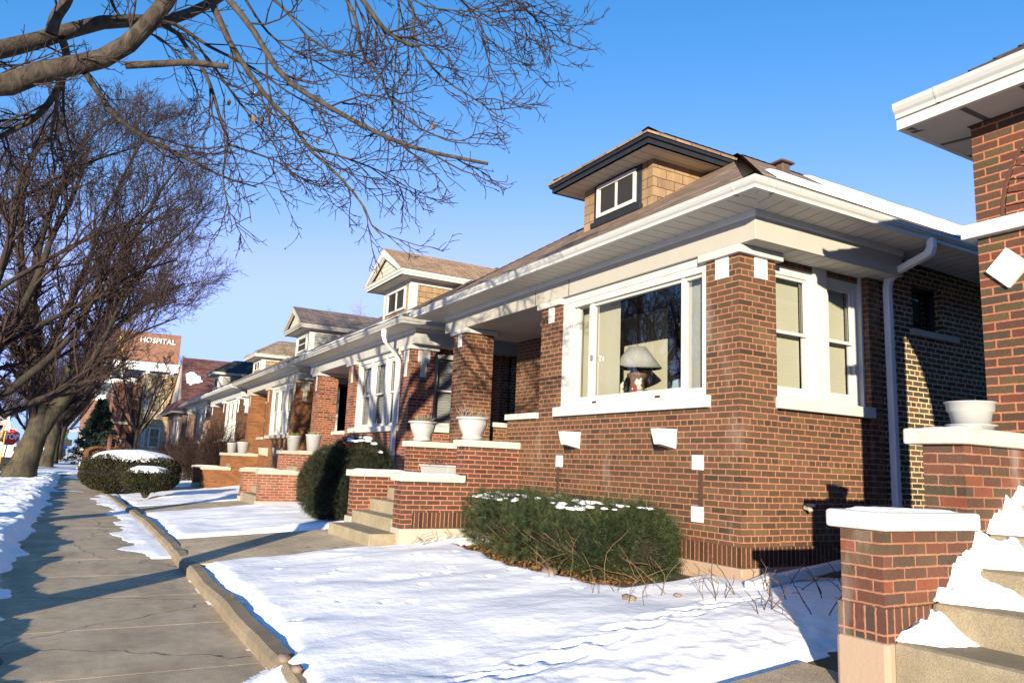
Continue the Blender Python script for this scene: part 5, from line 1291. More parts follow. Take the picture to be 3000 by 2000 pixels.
# trees across the street: seen mirrored in the picture window and above the far kerb
for i, (x, y, s_, lab) in enumerate(((-14.5, 27, .95, 'nearest'), (-14.2, 34, 1.05, 'second'), (-14.6, 42, .95, 'third'), (-14.4, 58, 1., 'fourth'), (-14.4, 80, 1., 'fifth'), (-14.4, 104, 1., 'farthest'))):
    copy_tree(ta if i % 2 else tbb, (x, y, 0), 2.1*i, 'bare tree across the street, %s of the far kerb row' % lab, 'bare trees across the street', s_)
for i, (x, y, s_, lab) in enumerate(((-17, 128, 1., 'a clump of the distant far-side trees, nearest of them'), (-12, 150, 1.1, 'distant far-side tree past the van'), (-21, 160, 1.2, 'distant far-side tree at the left edge'), (-9, 178, 1.1, 'distant tree closing the street on the left'), (-15, 190, 1.2, 'distant tree closing the street, left of centre'), (-4, 205, 1.1, 'distant tree closing the street behind the sidewalk'), (-24, 200, 1.3, 'tallest distant tree at the far left'))):
    copy_tree(ta if i % 2 else tbb, (x, y, 0), 1.7*i+.4, lab, 'bare trees across the street', s_)
# small tree before the brick flats, tree tops behind the roofs
grown((4.0, 66, 0), 9.5, 51, 'small bare tree in front of the beige brick flats', .17, (0, 0), 'twigf', .9, 'yard trees', .8)
tp = grown((30, 52, 0), 15.5, 57, 'pale bare tree top rising behind the tan gable dormer', .35, (0, 0), 'twigp', .9, 'yard trees', .8)
copy_tree(tp, (17.5, 52.5, 0), 1.2, 'pale bare tree top showing left of the tan dormer window', sc=.8)

# ------------------------------------------------------------------ clipped shrubs and yews
def leaf_cloud(name, P, Nrm, size, mat_, rng, parent, aspect=.28, out=.5, per=1, updir=.3, jit=.5):
    """one thin pointed leaf face per sample point, growing outward"""
    P = np.repeat(P, per, 0); Nrm = np.repeat(Nrm, per, 0); n = len(P)
    d = Nrm*out+rng.normal(size=(n, 3))*jit+np.array([0, 0, updir]); d /= np.linalg.norm(d, axis=1, keepdims=True)
    s_ = np.cross(d, rng.normal(size=(n, 3))); s_ /= np.linalg.norm(s_, axis=1, keepdims=True)+1e-9
    L = (size*rng.uniform(.5, 1.3, n))[:, None]
    V = np.stack([P-s_*L*aspect*.4, P+d*L*.45-s_*L*aspect*.5, P+d*L, P+d*L*.45+s_*L*aspect*.5], 1).reshape(-1, 3)
    F = np.arange(n*4).reshape(n, 4)
    return raw_mesh(name, V, F, mat_, parent)
def sprays(name, P, Nrm, ln, mat_, rng, parent, needles=9, nl=.022, updir=.35, jit=.45):
    """feathery twig tips: every sample carries a short shoot with flat needles on both sides"""
    n = len(P); d = Nrm*.7+rng.normal(size=(n, 3))*jit+np.array([0, 0, updir]); d /= np.linalg.norm(d, axis=1, keepdims=True)
    s_ = np.cross(d, rng.normal(size=(n, 3))); s_ /= np.linalg.norm(s_, axis=1, keepdims=True)+1e-9
    L = ln*rng.uniform(.5, 1.3, n); Vs = []
    for k_ in range(needles):
        t = (k_+.5)/needles; sg = 1 if k_ % 2 else -1
        o = P+d*(L*t)[:, None]; e = d*.55+s_*sg*.85; q = (nl*(1.15-.6*t))
        w = np.cross(e, np.cross(d, s_)); w = d*.35
        Vs.append(np.stack([o-w*q*.35, o+e*q*1.6, o+w*q*.6], 1))
    V = np.concatenate(Vs, 1)   # n, needles*3, 3
    V = V.reshape(-1, 3); F = np.arange(len(V)).reshape(-1, 3)
    return raw_mesh(name, V, F, mat_, parent)
def shell_points(f_surface, n, rng, depth=.25):
    P, Nn = f_surface(n, rng); k_ = rng.uniform(0, 1, (n, 1))**2.2*depth
    return P-Nn*k_, Nn
def ell(c, rx, ry, rz, wob=.06, zmin=-.9, seed=0, sq=1.):
    def f(n, rng):
        v = rng.normal(size=(int(n*2.2), 3)); v /= np.linalg.norm(v, axis=1, keepdims=True)
        if sq != 1.: v = np.sign(v)*np.abs(v)**sq
        v = v[v[:, 2] > zmin][:n]
        w = 1+wob*2*fbm(v[:, 0]*3+seed+v[:, 2]*2, v[:, 1]*3+seed*2, 4)
        P = np.array(c)+v*np.array([rx, ry, rz])*w[:, None]
        Nn = v/np.array([rx, ry, rz]); Nn /= np.linalg.norm(Nn, axis=1, keepdims=True)
        return P, Nn
    return f
def core_blob(c, rx, ry, rz, parent, sq=1., name='shade_core', zmin=-2):
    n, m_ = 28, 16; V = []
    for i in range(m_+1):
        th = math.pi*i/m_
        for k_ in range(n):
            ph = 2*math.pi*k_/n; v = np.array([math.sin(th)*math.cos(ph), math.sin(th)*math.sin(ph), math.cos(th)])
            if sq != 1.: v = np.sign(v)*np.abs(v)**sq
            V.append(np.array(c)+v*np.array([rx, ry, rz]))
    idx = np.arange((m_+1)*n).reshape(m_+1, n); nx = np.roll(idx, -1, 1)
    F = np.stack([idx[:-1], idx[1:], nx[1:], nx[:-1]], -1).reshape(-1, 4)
    raw_mesh(name, V, F, M['core'], parent, True)  # solid near-black core stands in for the shade inside the foliage
def snow_dome(c, rx, ry, h, parent, seed, name='snow_cap', n=60, edge=.12, sag=.0, ang=0):
    u = np.linspace(-1.08, 1.08, n); U, V = np.meshgrid(u, u); r = np.hypot(U, V); a = np.arctan2(V, U)
    lim = 1+edge*(1.4*fbm(np.cos(a)*3+seed, np.sin(a)*3, 3)+.8*fbm(np.cos(a)*11+seed, np.sin(a)*11+3, 3))
    q = lim-r; Z = c[2]+h*np.sqrt(np.clip(1-np.minimum(r/lim, 1)**2, 0, 1))*(1+.12*fbm(U*2+seed, V*2, 3))-sag*r**4
    ca, sa = math.cos(ang), math.sin(ang); Xq, Yq = U*rx, V*ry
    P = np.stack([c[0]+Xq*ca-Yq*sa, c[1]+Xq*sa+Yq*ca, Z], -1); idx = np.arange(n*n).reshape(n, n)
    F = np.stack([idx[:-1, :-1], idx[:-1, 1:], idx[1:, 1:], idx[1:, :-1]], -1).reshape(-1, 4); F = F[(q > -.02).reshape(-1)[F].all(1)]
    return raw_mesh(name, P.reshape(-1, 3), F, M['snow'], parent, True)
# yew in front of the picture window
rng = np.random.default_rng(5)
yw = empty('yew_shrub', (5.15, 7.7, .35), 'low green yew with snow flecks under the picture window', 'shrub')
parts_P, parts_N = [], []
for (cy_, cx_, ry_, rz_, rx_, cz_) in ((9.15, 5.2, .72, .41, .5, .72), (8.5, 5.15, .8, .43, .56, .72), (7.6, 5.17, .85, .41, .55, .70), (6.9, 5.2, .7, .39, .53, .69), (6.5, 5.25, .45, .40, .46, .70)):
    P, Nn = shell_points(ell((cx_, cy_, cz_), rx_, ry_, rz_, .1, -.85, cy_, .8), 3300, rng, .28)
    keep = ~((P[:, 0] < 5.15) & (P[:, 2] < .78+.12*np.sin(P[:, 1]*3)) & (np.abs(np.sin(P[:, 1]*2.1+P[:, 2]*3)) > .55) & (rng.random(len(P)) < .6))
    parts_P.append(P[keep]); parts_N.append(Nn[keep])
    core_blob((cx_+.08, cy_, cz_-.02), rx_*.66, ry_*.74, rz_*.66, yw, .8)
YP, YN = np.concatenate(parts_P), np.concatenate(parts_N)
sprays('foliage', YP, YN, .13, M['yew'], rng, yw, 9, .027, .5)
k_ = rng.random(len(YP)) < .12; k_ &= YP[:, 2] > .86
sprays('foliage_tip', YP[k_], YN[k_], .24, M['yew'], rng, yw, 15, .02, .8, .5)
br = Tubes(); nb = 90; yb = rng.uniform(6.0, 9.4, nb)
O = np.stack([rng.uniform(4.95, 5.25, nb), yb, rng.uniform(.35, .6, nb)], -1); e = np.stack([-rng.uniform(.3, 1, nb), rng.normal(0, .8, nb), rng.uniform(.1, 1, nb)], -1); e /= np.linalg.norm(e, axis=1, keepdims=True)
Q = np.stack([O+e*t+rng.normal(size=(nb, 3))*.02 for t in (0, .15, .32, .5)], 1); br.add(Q, np.full((nb, 4), .006)*np.linspace(1, .5, 4), 4); br.build('bare_twigs', M['weed'], yw)
sq_ = MB(); rr = random.Random(8)
for i in range(60):
    y = rr.choice((6.5, 7.0, 7.4, 8.3, 8.9, 9.2))+rr.gauss(0, .16); x = 4.85+rr.random()**1.3*.5
    if 7.9 < y < 8.05: continue
    z = .70+.43*max(.01, 1-((x-5.18)/.56)**2)**.4-.01; s_ = rr.uniform(.02, .07)
    sq_.blob((x, y, z), s_*.9, s_*rr.uniform(1, 2.2), s_*.33, 8, 5, .25, rr)
sq_.build('snow_fleck', M['snow'], yw, smooth=True)
# dark rounded yew beyond the stairs
yk = empty('yew_shrub', (4.55, 14.2, .3), 'big dark rounded yew standing beyond the main stairs', 'shrub')
PP, NN = [], []
for c_, rx_, ry_, rz_ in (((4.75, 14.2, 1.15), .72, .8, .78), ((4.35, 14.5, 1.0), .62, .7, .7), ((4.5, 14.0, .75), .7, .7, .5)):
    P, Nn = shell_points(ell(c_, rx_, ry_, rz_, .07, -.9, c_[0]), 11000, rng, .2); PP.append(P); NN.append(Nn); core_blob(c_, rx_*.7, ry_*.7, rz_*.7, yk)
sprays('foliage', np.concatenate(PP), np.concatenate(NN), .09, M['yewd'], rng, yk, 7, .024, .15)
sq_ = MB()
for i in range(26):
    x = rr.uniform(4.45, 5.0); y = rr.uniform(13.6, 14.4); z = 1.15+.78*math.sqrt(max(0, 1-((x-4.75)/.72)**2-((y-14.2)/.8)**2))-.005; s_ = rr.uniform(.03, .09)
    sq_.blob((x, y, z), s_, s_*1.2, s_*.35, 8, 5, .25, rr)
sq_.build('snow_fleck', M['snow'], yk, smooth=True)
# clipped hedge with its snow cap and the little one before it
hc = at(385, 1392, 29.2); hg = empty('clipped_hedge', (hc[0], hc[1], 0), 'large clipped dark hedge beside the sidewalk under a thick snow cap', 'hedge')
hw = 1.56; c_ = (hc[0], hc[1]+.3, .70)
P, Nn = shell_points(ell(c_, hw, 1.3, .66, .03, -.97, 2, .72), 30000, rng, .12); P[:, 2] = np.maximum(P[:, 2], .06)
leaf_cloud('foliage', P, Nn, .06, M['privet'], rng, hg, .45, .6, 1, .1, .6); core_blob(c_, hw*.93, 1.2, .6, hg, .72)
snow_dome((c_[0], c_[1], 1.08), hw*.86, 1.08, .43, hg, 3, edge=.06)
sc_ = at(431, 1400, 25.0); sg = empty('clipped_shrub', (sc_[0], sc_[1], .1), 'small vase-shaped clipped shrub with its own snow cap before the hedge', 'shrub')
c_ = (sc_[0], sc_[1], .62)
P, Nn = shell_points(ell(c_, .70, .62, .36, .06, -.9, 5, .75), 11000, rng, .16); k2 = 1-.45*np.clip((.62-P[:, 2])/.36, 0, 1)**1.2
P[:, 0] = c_[0]+(P[:, 0]-c_[0])*k2; P[:, 1] = c_[1]+(P[:, 1]-c_[1])*k2
leaf_cloud('foliage', P, Nn, .055, M['privet'], rng, sg, .45, .6, 1, .1, .6); core_blob((c_[0], c_[1], .66), .52, .45, .26, sg, .8)
snow_dome((c_[0]+.02, c_[1], .83), .56, .5, .22, sg, 9, edge=.09)
st = Tubes(); ns = 26; a_ = rng.uniform(0, 6.28, ns); rr2 = rng.uniform(.1, .45, ns)
Q = np.stack([np.stack([c_[0]+np.cos(a_)*rr2*t*.9+.03*np.sin(a_*7), c_[1]+np.sin(a_)*rr2*t*.9, .08+.5*t+0*a_], -1) for t in (.05, .35, .7, 1.)], 1); st.add(Q, np.full((ns, 4), .014)*np.linspace(1, .6, 4), 5); st.build('stem', M['barkt'], sg)
# loose bare shrubs in front of the dark bungalow, brown hedge, spruce
def bare_shrub(x, y, w, h, label, seed, n=70, mt_='twig'):
    rg = np.random.default_rng(seed); t = empty('bare_shrub', (x, y, 0), label, 'shrub', 'bare shrubs in the yards')
    a = rg.uniform(0, 6.28, n); sp_ = rg.uniform(0, 1, n)**.6*w; o = np.stack([x+rg.normal(0, w*.18, n), y+rg.normal(0, w*.18, n), np.full(n, .08)], -1)
    tip = np.stack([x+np.cos(a)*sp_, y+np.sin(a)*sp_, h*rg.uniform(.6, 1.05, n)], -1); K = 7; u = np.linspace(0, 1, K)[None, :, None]
    P = o[:, None]*(1-u)+tip[:, None]*u; P[:, :, 2] = o[:, None, 2]+(tip[:, None, 2]-o[:, None, 2])*np.linspace(0, 1, K)[None, :]**.8; P += rg.normal(size=P.shape)*.03
    T_ = Tubes(); Rd = np.full((n, K), .014)*np.linspace(1, .5, K); T_.add(P, Rd, 4)
    Q1, R1, _ = children(P, Rd, 8, .4*h, .6, rg, K=4, up=.15, wig=.2, minr=.006); T_.add(Q1, R1, 3)
    Q2, R2, _ = children(Q1, R1, 4, .18*h, .7, rg, K=3, up=.1, wig=.2, minr=.005); T_.add(Q2, R2, 3); T_.build('twigs', M[mt_], t, smooth=False)
bare_shrub(4.7, 37.5, 1.3, 1.9, 'wide tangle of bare brown shrub before the dark bungalow', 61, 90)
bare_shrub(5.0, 34.2, .9, 2.7, 'taller bare shrub at the corner of the dark bungalow', 62, 50)
bare_shrub(4.2, 41.5, 1.4, 1.5, 'low bare shrub nearest the snow-capped hedge', 63, 80)
bare_shrub(5.0, 47.5, 1.0, 2.3, 'bare shrub in front of the pale-jointed bungalow', 64, 50)
bh = empty('brown_hedge', (1.9, 68, 0), 'brown leafless clipped hedge along the sidewalk far down', 'hedge')
P, Nn = shell_points(ell((2.2, 70, .75), 1.55, 6, .8, .03, -.97, 2, .6), 16000, rng, .15); leaf_cloud('twigs', P, Nn, .12, M['brownhedge'], rng, bh, .3, .6, 1, .1, .6); core_blob((2.2, 70, .75), 1.45, 5.8, .72, bh, .6)
spx = at(290, 1260, 74); spr = empty('spruce_tree', (spx[0], spx[1], 0), 'dark green spruce in front of the brown brick flats', 'tree', 'yard trees')
n = 12000; t_ = rng.random(n)**.7; ang_ = rng.uniform(0, 6.28, n); H_ = 5.3; rad = (1-t_)*2.5*(.55+.45*np.abs(np.sin(t_*22)))*rng.uniform(.35, 1, n)**.4+.05
P = np.stack([spx[0]+np.cos(ang_)*rad, spx[1]+np.sin(ang_)*rad, .3+t_*H_-rad*.12], -1); Nn = np.stack([np.cos(ang_), np.sin(ang_), 0*ang_], -1)
leaf_cloud('foliage', P, Nn, .34, M['spruce'], rng, spr, .22, .9, 1, -.1, .45)
T_ = MB(); T_.tube([(spx[0], spx[1], 0), (spx[0], spx[1], 5.3)], [.14, .02], 8); T_.build('trunk', M['barkt'], spr)

# ------------------------------------------------------------------ litter, stones, weeds
def litter(name, xs, ys, n, size, seed, zf, lab=None):
    rg = np.random.default_rng(seed); P = np.stack([rg.uniform(*xs, n), rg.uniform(*ys, n), np.zeros(n)], -1); P[:, 2] = zf(P[:, 0], P[:, 1])+rg.random(n)*.035
    d = rg.normal(size=(n, 3)); d[:, 2] = np.abs(d[:, 2])*.35; d /= np.linalg.norm(d, axis=1, keepdims=True); s_ = np.cross(d, rg.normal(size=(n, 3))*[.4, .4, 1]); s_ /= np.linalg.norm(s_, axis=1, keepdims=True)
    L = (size*rg.uniform(.5, 1.3, n))[:, None]
    V = np.stack([P, P+d*L*.5+s_*L*.45, P+d*L+s_*L*.1, P+d*L*.55-s_*L*.4], 1).reshape(-1, 3)
    o = raw_mesh(name, V, np.arange(4*n).reshape(n, 4), M['litter']); o['kind'] = 'stuff'; return o
zf1 = lambda x, y: gz(x)-.02+yslope(y)
o = litter('leaf_litter', (4.5, 5.4), (6.2, 9.7), 3600, .038, 3, zf1); o['label'] = 'dry brown leaves under the yew'
o = litter('leaf_litter', (3.9, 5.2), (12.95, 14.6), 700, .05, 4, zf1); o['label'] = 'dry leaves beneath the dark rounded yew'
def stems_at(name, spots, label, seed, mat_='weed', r=.004):
    rg = random.Random(seed); q = MB()
    for (x, y, h, lean) in spots:
        z = float(gz(x))+.02; p = np.array([x, y, z]); d = np.array([rg.gauss(0, .12)+lean[0], rg.gauss(0, .12)+lean[1], 1.]); pts = [p]
        for k_ in range(6):
            d = d+np.array([rg.gauss(0, .22), rg.gauss(0, .22), -.09]); pts.append(pts[-1]+d/np.linalg.norm(d)*h/6)
        q.tube(pts, [r*1.3, r*1.2, r*1.1, r, r, r*.8, r*.6], 5)
        for k_ in (2, 3, 4):
            if rg.random() < .6:
                e = np.array([rg.gauss(0, .5), rg.gauss(0, .5), rg.uniform(-.3, .6)]); q.tube([pts[k_], pts[k_]+e*h*.12, pts[k_]+e*h*.2+np.array([0, 0, -.02])], [r*.8, r*.7, r*.5], 4)
    o = q.build(name, M[mat_], merge=False); o['kind'] = 'stuff'; o['label'] = label
rg = random.Random(12)
stems_at('dead_weeds', [(rg.uniform(4.4, 4.65), rg.uniform(6.0, 7.9), rg.uniform(.25, .75), (rg.uniform(-.15, .1), rg.uniform(-.3, .3))) for i in range(7)], 'pale dead stems in front of the yew', 5, r=.0026)
stems_at('dead_weeds', [(rg.uniform(4.3, 5.6), rg.uniform(5.1, 6.1), rg.uniform(.2, .6), (rg.uniform(-.8, .3), rg.uniform(-.9, .9))) for i in range(15)], 'dead stems straggling at the house corner', 6, r=.0025)
stems_at('dead_weeds', [(rg.uniform(4.6, 6.2), rg.uniform(3.9, 5.1), rg.uniform(.25, .6), (rg.uniform(-.6, .6), rg.uniform(-.8, .8))) for i in range(22)], 'dark twigs sticking out of shaded snow', 7, 'weedd', .004)
stems_at('dead_weeds', [(rg.uniform(4.2, 5.1), rg.uniform(9.9, 10.2), rg.uniform(.1, .4), (rg.uniform(-.9, .9), rg.uniform(-1.2, .5))) for i in range(16)], 'dry stems along the foot of the stair wall', 8, 'weed', .003)
stems_at('grass_tufts', [(rg.uniform(1.5, 1.95), 9.0+rg.uniform(-1.6, .5), rg.uniform(.04, .1), (-1.2, .3)) for i in range(26)], 'grass blades poking through snow near the kerb', 9, 'weed', .002)
for (x_, y_, s_, lab) in ((1610, 1671, .13, 'largest brown stone in the snow before the yew'), (1843, 1747, .09, 'grey-brown stone in the snow nearest the house corner'), (1985, 1736, .05, 'small stone close to the shaded snow edge'), (833, 1922, .075, 'tan stone at the end of the kerb'), (872, 1953, .065, 'tan stone in the snow just below the kerb end')):
    d = ray(x_, y_); z_ = .3 if x_ > 1000 else .17
    for it in range(4):
        p = np.array([0, 0, EYE])+d*((z_-EYE)/d[2]); z_ = float(gz(p[0]))+.06
    q = MB(); q.blob((p[0], p[1], z_-.01), s_*.6, s_, s_*.38, 9, 6, .16, random.Random(x_)); tag(q.build('stone', M['rock'], smooth=True), lab, 'stone', 'stones lying in the snow')
# downspout lying along the house foot
q = MB(); q.prism([(5.95, 5.18, .47), (5.95, 5.28, .47), (5.95, 5.28, .56), (5.95, 5.18, .56)], (2.9, .35, .22)); o1 = q.build('drain_pipe', M['pipe'], bevel=.012)
tag(o1, 'blue-grey downspout extension lying on the shaded snow by the wall', 'drain pipe')
q = MB(); q.prism([(5.55, 5.1, .42), (5.55, 5.21, .42), (5.55, 5.21, .53), (5.55, 5.1, .53)], (.42, .075, .06)); q.build('elbow', M['pipe'], o1, bevel=.015)

# ------------------------------------------------------------------ signs
def text_mesh(txt, size, mat_, parent, loc, name='lettering', th=.004, align='CENTER', bold=.0, sx=1.):
    cu = bpy.data.curves.new(name, 'FONT'); cu.body = txt; cu.size = size; cu.align_x = align; cu.align_y = 'CENTER'; cu.extrude = th; cu.offset = bold
    ob = bpy.data.objects.new(name, cu); COL.objects.link(ob); dg = bpy.context.evaluated_depsgraph_get(); dg.update()
    me = bpy.data.meshes.new_from_object(ob.evaluated_get(dg)); bpy.data.objects.remove(ob)
    me.materials.clear(); me.materials.append(mat_); o = bpy.data.objects.new(name, me)
    me.transform(Matrix.Translation(loc) @ Matrix.Rotation(R(90), 4, 'X') @ Matrix.Scale(sx, 4, (1, 0, 0)))
    return link(o, parent)
c = at(29, 1279, 47.5); sg_ = empty('stop_sign', (c[0], c[1], 0), 'red octagonal STOP sign on a yellow post left of the big tree', 'road sign', 'street signs')
def octo(c, r, y, dy): return [(c[0]+r*math.cos(R(22.5+45*i)), y, c[2]+r*math.sin(R(22.5+45*i))) for i in range(8)]
q = MB(); q.prism(octo(c, .47, c[1], 0), (0, .01, 0)); q.build('rim', M['signw'], sg_)
q = MB(); q.prism(octo(c, .435, c[1]-.004, 0), (0, .003, 0)); pl_ = q.build('plate', M['stopred'], sg_)
text_mesh('STOP', .37, M['signw'], pl_, (c[0], c[1]-.012, c[2]), bold=.012, sx=.88)
q = MB(); q.tube([(c[0]+.02, c[1]+.04, c[2]+.5), (c[0]-.22, c[1]+.04, 0)], .035, 6); q.build('post', M['yellow'], sg_)
c = at(4, 1226, 42.); s2 = empty('parking_sign', (c[0], c[1], 0), 'white parking sign with a red ZONE band on a leaning yellow post', 'road sign', 'street signs')
q = MB(); q.box(c[0]-.6, c[0]+.32, c[1], c[1]+.01, c[2]-.28, c[2]+.26); pl_ = q.build('plate', M['signw'], s2)
q = MB(); q.box(c[0]-.6, c[0]+.25, c[1]-.006, c[1]-.001, c[2]-.26, c[2]-.15); bd = q.build('red_band', M['stopred'], pl_); text_mesh('ZONE', .12, M['signw'], bd, (c[0]+.06, c[1]-.012, c[2]-.205), bold=.004)
q = MB(); q.tube([(c[0]+.18, c[1]+.03, c[2]-.2), (c[0]-.15, c[1]+.03, 0)], .04, 6); q.build('post', M['yellow'], s2)
c = at(20, 1251, 44.5); s3 = empty('small_sign', (c[0], c[1], 0), 'small white regulation sign with red marks above the STOP sign', 'road sign', 'street signs')
q = MB(); q.box(c[0]-.14, c[0]+.14, c[1], c[1]+.01, c[2]-.22, c[2]+.23); pl_ = q.build('plate', M['signw'], s3)
q = MB()
for i, (a, b) in enumerate(((-.1, -.03), (-.1, .0), (-.1, -.05))): q.box(c[0]+a, c[0]+b, c[1]-.006, c[1]-.001, c[2]+.1-i*.07, c[2]+.14-i*.07)
q.box(c[0]-.13, c[0]+.10, c[1]-.006, c[1]-.001, c[2]-.215, c[2]-.15); q.build('red_marks', M['stopred'], pl_)
q = MB(); q.tube([(c[0], c[1]+.03, c[2]+.2), (c[0]-.1, c[1]+.03, 0)], .03, 6); q.build('post', M['yellow'], s3)
c = at(119, 1304, 53.); s4 = empty('speed_sign', (c[0], c[1], 0), 'white sign ending in 0 on a yellow post right of the big trunk', 'road sign', 'street signs')
q = MB(); q.box(c[0]-.3, c[0]+.19, c[1], c[1]+.01, c[2]-.24, c[2]+.24); pl_ = q.build('plate', M['signw'], s4); text_mesh('0', .3, M['signb'], pl_, (c[0]+.05, c[1]-.012, c[2]-.03), bold=.008)
q = MB(); q.tube([(c[0]+.02, c[1]+.03, c[2]), (c[0]-.05, c[1]+.03, 0)], .05, 6); q.build('post', M['yellow'], s4)
c = at(187, 1318, 120.); s5 = empty('street_name_sign', (c[0], c[1], 0), 'green and blue signs on one far pole at the end of the sidewalk', 'road sign', 'street signs')
q = MB(); q.tube([(c[0], c[1], 0), (c[0]+.15, c[1], 3.6)], .09, 6); q.build('post', M['green'], s5)
q = MB(); q.box(c[0]-.35, c[0]+.35, c[1]-.12, c[1]-.1, 2.2, 2.7); q.build('green_plate', M['green'], s5); q = MB(); q.box(c[0]-.45, c[0]+.4, c[1]-.12, c[1]-.1, 1.2, 1.9); q.build('blue_plate', M['blue'], s5)
c = at(201, 1312, 112.); s6 = empty('traffic_signal', (c[0], c[1], 0), 'dark pedestrian signal head on a far pole', 'traffic light')
q = MB(); q.tube([(c[0], c[1], 0), (c[0], c[1], 2.2)], .08, 6); q.build('post', M['green'], s6); q = MB(); q.box(c[0]-.5, c[0]+.3, c[1]-.2, c[1]+.2, 1.6, 2.4); q.build('signal_head', M['signb'], s6)

# ------------------------------------------------------------------ vehicles
vx, vy = -4.75, 66; vn = empty('white_van', (vx, vy, 0), 'white panel van seen from behind at the left edge', 'van')
ring = [(vx-.98, vy, .45), (vx-1.0, vy, 1.2), (vx-.9, vy, 1.95), (vx-.78, vy, 2.12), (vx+.78, vy, 2.12), (vx+.9, vy, 1.95), (vx+1.0, vy, 1.2), (vx+.98, vy, .45)]
q = MB(); q.prism(ring, (0, 4.2, 0)); q.prism([(x, y+4.2, z) for x, y, z in [(vx-.98, vy, .45), (vx-.98, vy, 1.25), (vx+.98, vy, 1.25), (vx+.98, vy, .45)]], (0, 1.0, -.1)); q.build('body', M['vanw'], vn, bevel=.08)
q = MB(); q.box(vx+.82, vx+1.0, vy-.03, vy+.05, 1.0, 1.35); q.build('tail_light', M['signb'], vn); q = MB(); q.box(vx-1.0, vx-.82, vy-.03, vy+.05, 1.0, 1.35); q.build('tail_light', M['signb'], vn)
q = MB(); q.box(vx-.75, vx-.05, vy-.02, vy+.02, 1.35, 1.85); q.build('rear_window', M['glassd'], vn); q = MB(); q.box(vx-1., vx+1., vy-.12, vy+.05, .4, .58); q.build('bumper', M['rubber'], vn, bevel=.03)
for sx in (-1, 1):
    for yy_ in (.8, 4.1):
        q = MB(); n_ = 18; q.prism([(vx+sx*.98-(.22 if sx > 0 else 0), vy+yy_+.36*math.cos(2*math.pi*i/n_), .36+.36*math.sin(2*math.pi*i/n_)) for i in range(n_)], (.22, 0, 0)); q.build('wheel', M['rubber'], vn)
cx0, cy0 = .25, 47.6; car = empty('grey_car', (cx0+2.2, cy0+.85, 0), 'grey-green car with its nose poking out from behind the hedge', 'car')
side = [(0, .28), (-.02, .55), (.08, .74), (1.2, .92), (1.45, .95), (2.1, 1.4), (3.3, 1.42), (4.0, 1.0), (4.5, .95), (4.55, .5), (4.5, .28)]
q = MB(); q.prism([(cx0+x, cy0, z) for x, z in side], (0, 1.72, 0)); q.build('body', M['carg'], car, bevel=.07)
q = MB(); q.prism([(cx0+x, cy0-.01, z) for x, z in ((1.6, .97), (2.15, 1.34), (3.2, 1.35), (3.75, 1.0))], (0, .02, 0)); q.build('side_window', M['signb'], car)
q = MB(); q.poly([(cx0+1.48, cy0+.12, .98), (cx0+1.48, cy0+1.6, .98), (cx0+2.06, cy0+1.5, 1.38), (cx0+2.06, cy0+.2, 1.38)]); q.build('windshield', M['signb'], car)
q = MB(); q.blob((cx0+.1, cy0+.16, .62), .1, .17, .09, 10, 6); q.build('headlight', M['lampglass'], car, smooth=True); q = MB(); q.blob((cx0+.1, cy0+1.56, .62), .1, .17, .09, 10, 6); q.build('headlight', M['lampglass'], car, smooth=True)
q = MB(); q.box(cx0-.1, cx0+.12, cy0-.02, cy0+1.74, .3, .46); q.build('bumper', M['carg'], car, bevel=.05)
for xx in (.85, 3.65):
    for y_ in (cy0-.03, cy0+1.55):
        q = MB(); n_ = 20; q.prism([(cx0+xx+.31*math.cos(2*math.pi*i/n_), y_, .31+.31*math.sin(2*math.pi*i/n_)) for i in range(n_)], (0, .2, 0)); q.build('wheel', M['rubber'], car)

# ------------------------------------------------------------------ gate posts, flats and the hospital
c = at(339, 1300, 60.); gt = empty('pergola_gate', (c[0], c[1], 0), 'reddish wooden gate with pointed posts behind the snow-capped hedge', 'gate')
for (u, h) in ((320, 1268), (360, 1266)):
    p = at(u, 1300, 60.); zt_ = at(u, h, 60.)[2]
    q = MB(); q.box(p[0]-.13, p[0]+.13, p[1]-.13, p[1]+.13, 0, zt_-.25); a_ = [(p[0]-.15, p[1]-.15), (p[0]+.15, p[1]-.15), (p[0]+.15, p[1]+.15), (p[0]-.15, p[1]+.15)]
    for i in range(4): q.poly([(*a_[i], zt_-.25), (*a_[(i+1) % 4], zt_-.25), (p[0], p[1], zt_)])
    q.build('post', M['wood'], gt)
p0 = at(314, 1300, 60.)[0]; p1 = at(368, 1300, 60.)[0]; zr_ = at(340, 1282, 60.)[2]; y_ = c[1]
q = MB(); q.box(p0, p1, y_-.06, y_+.06, zr_-.08, zr_+.06); q.build('rail', M['wood'], gt)
q = MB()
for i in range(5): q.box(p0+.5+i*.2, p0+.56+i*.2, y_-.03, y_+.03, .1, 1.9-.1*(i % 3))
q.build('picket', M['wood'], gt)
def flats(px0, px1, ytop, Y, depth, matn, label, cat='building'):
    a = at(px0, 1300, Y); b = at(px1, 1300, Y); zt_ = at((px0+px1)/2, ytop, Y)[2]; x0, x1 = a[0], b[0]; y0 = a[1]
    t = empty('brick_flats', ((x0+x1)/2, y0, 0), label, cat, 'two-storey brick flats'); q = MB(); q.box(x0, x1+6, y0, y0+depth, 0, zt_); q.build('wall', M[matn], t)
    q = MB(); q.box(x0-.12, x1+6, y0-.12, y0+.3, zt_, zt_+.22); q.box(x0-.12, x0+.3, y0+.3, y0+depth, zt_, zt_+.22); q.build('parapet_cap', M['lime'], t); return t, x0, x1, y0, zt_
t, x0, x1, y0, zt_ = flats(399, 494, 1100, 80, 12, 'flatbeige', 'beige brick two-storey flats behind the small bare tree')
q = MB(); q.box(x0-.06, x1, y0-.06, y0+.02, 1.25, 1.6); q.build('stone_band', M['lime'], t)
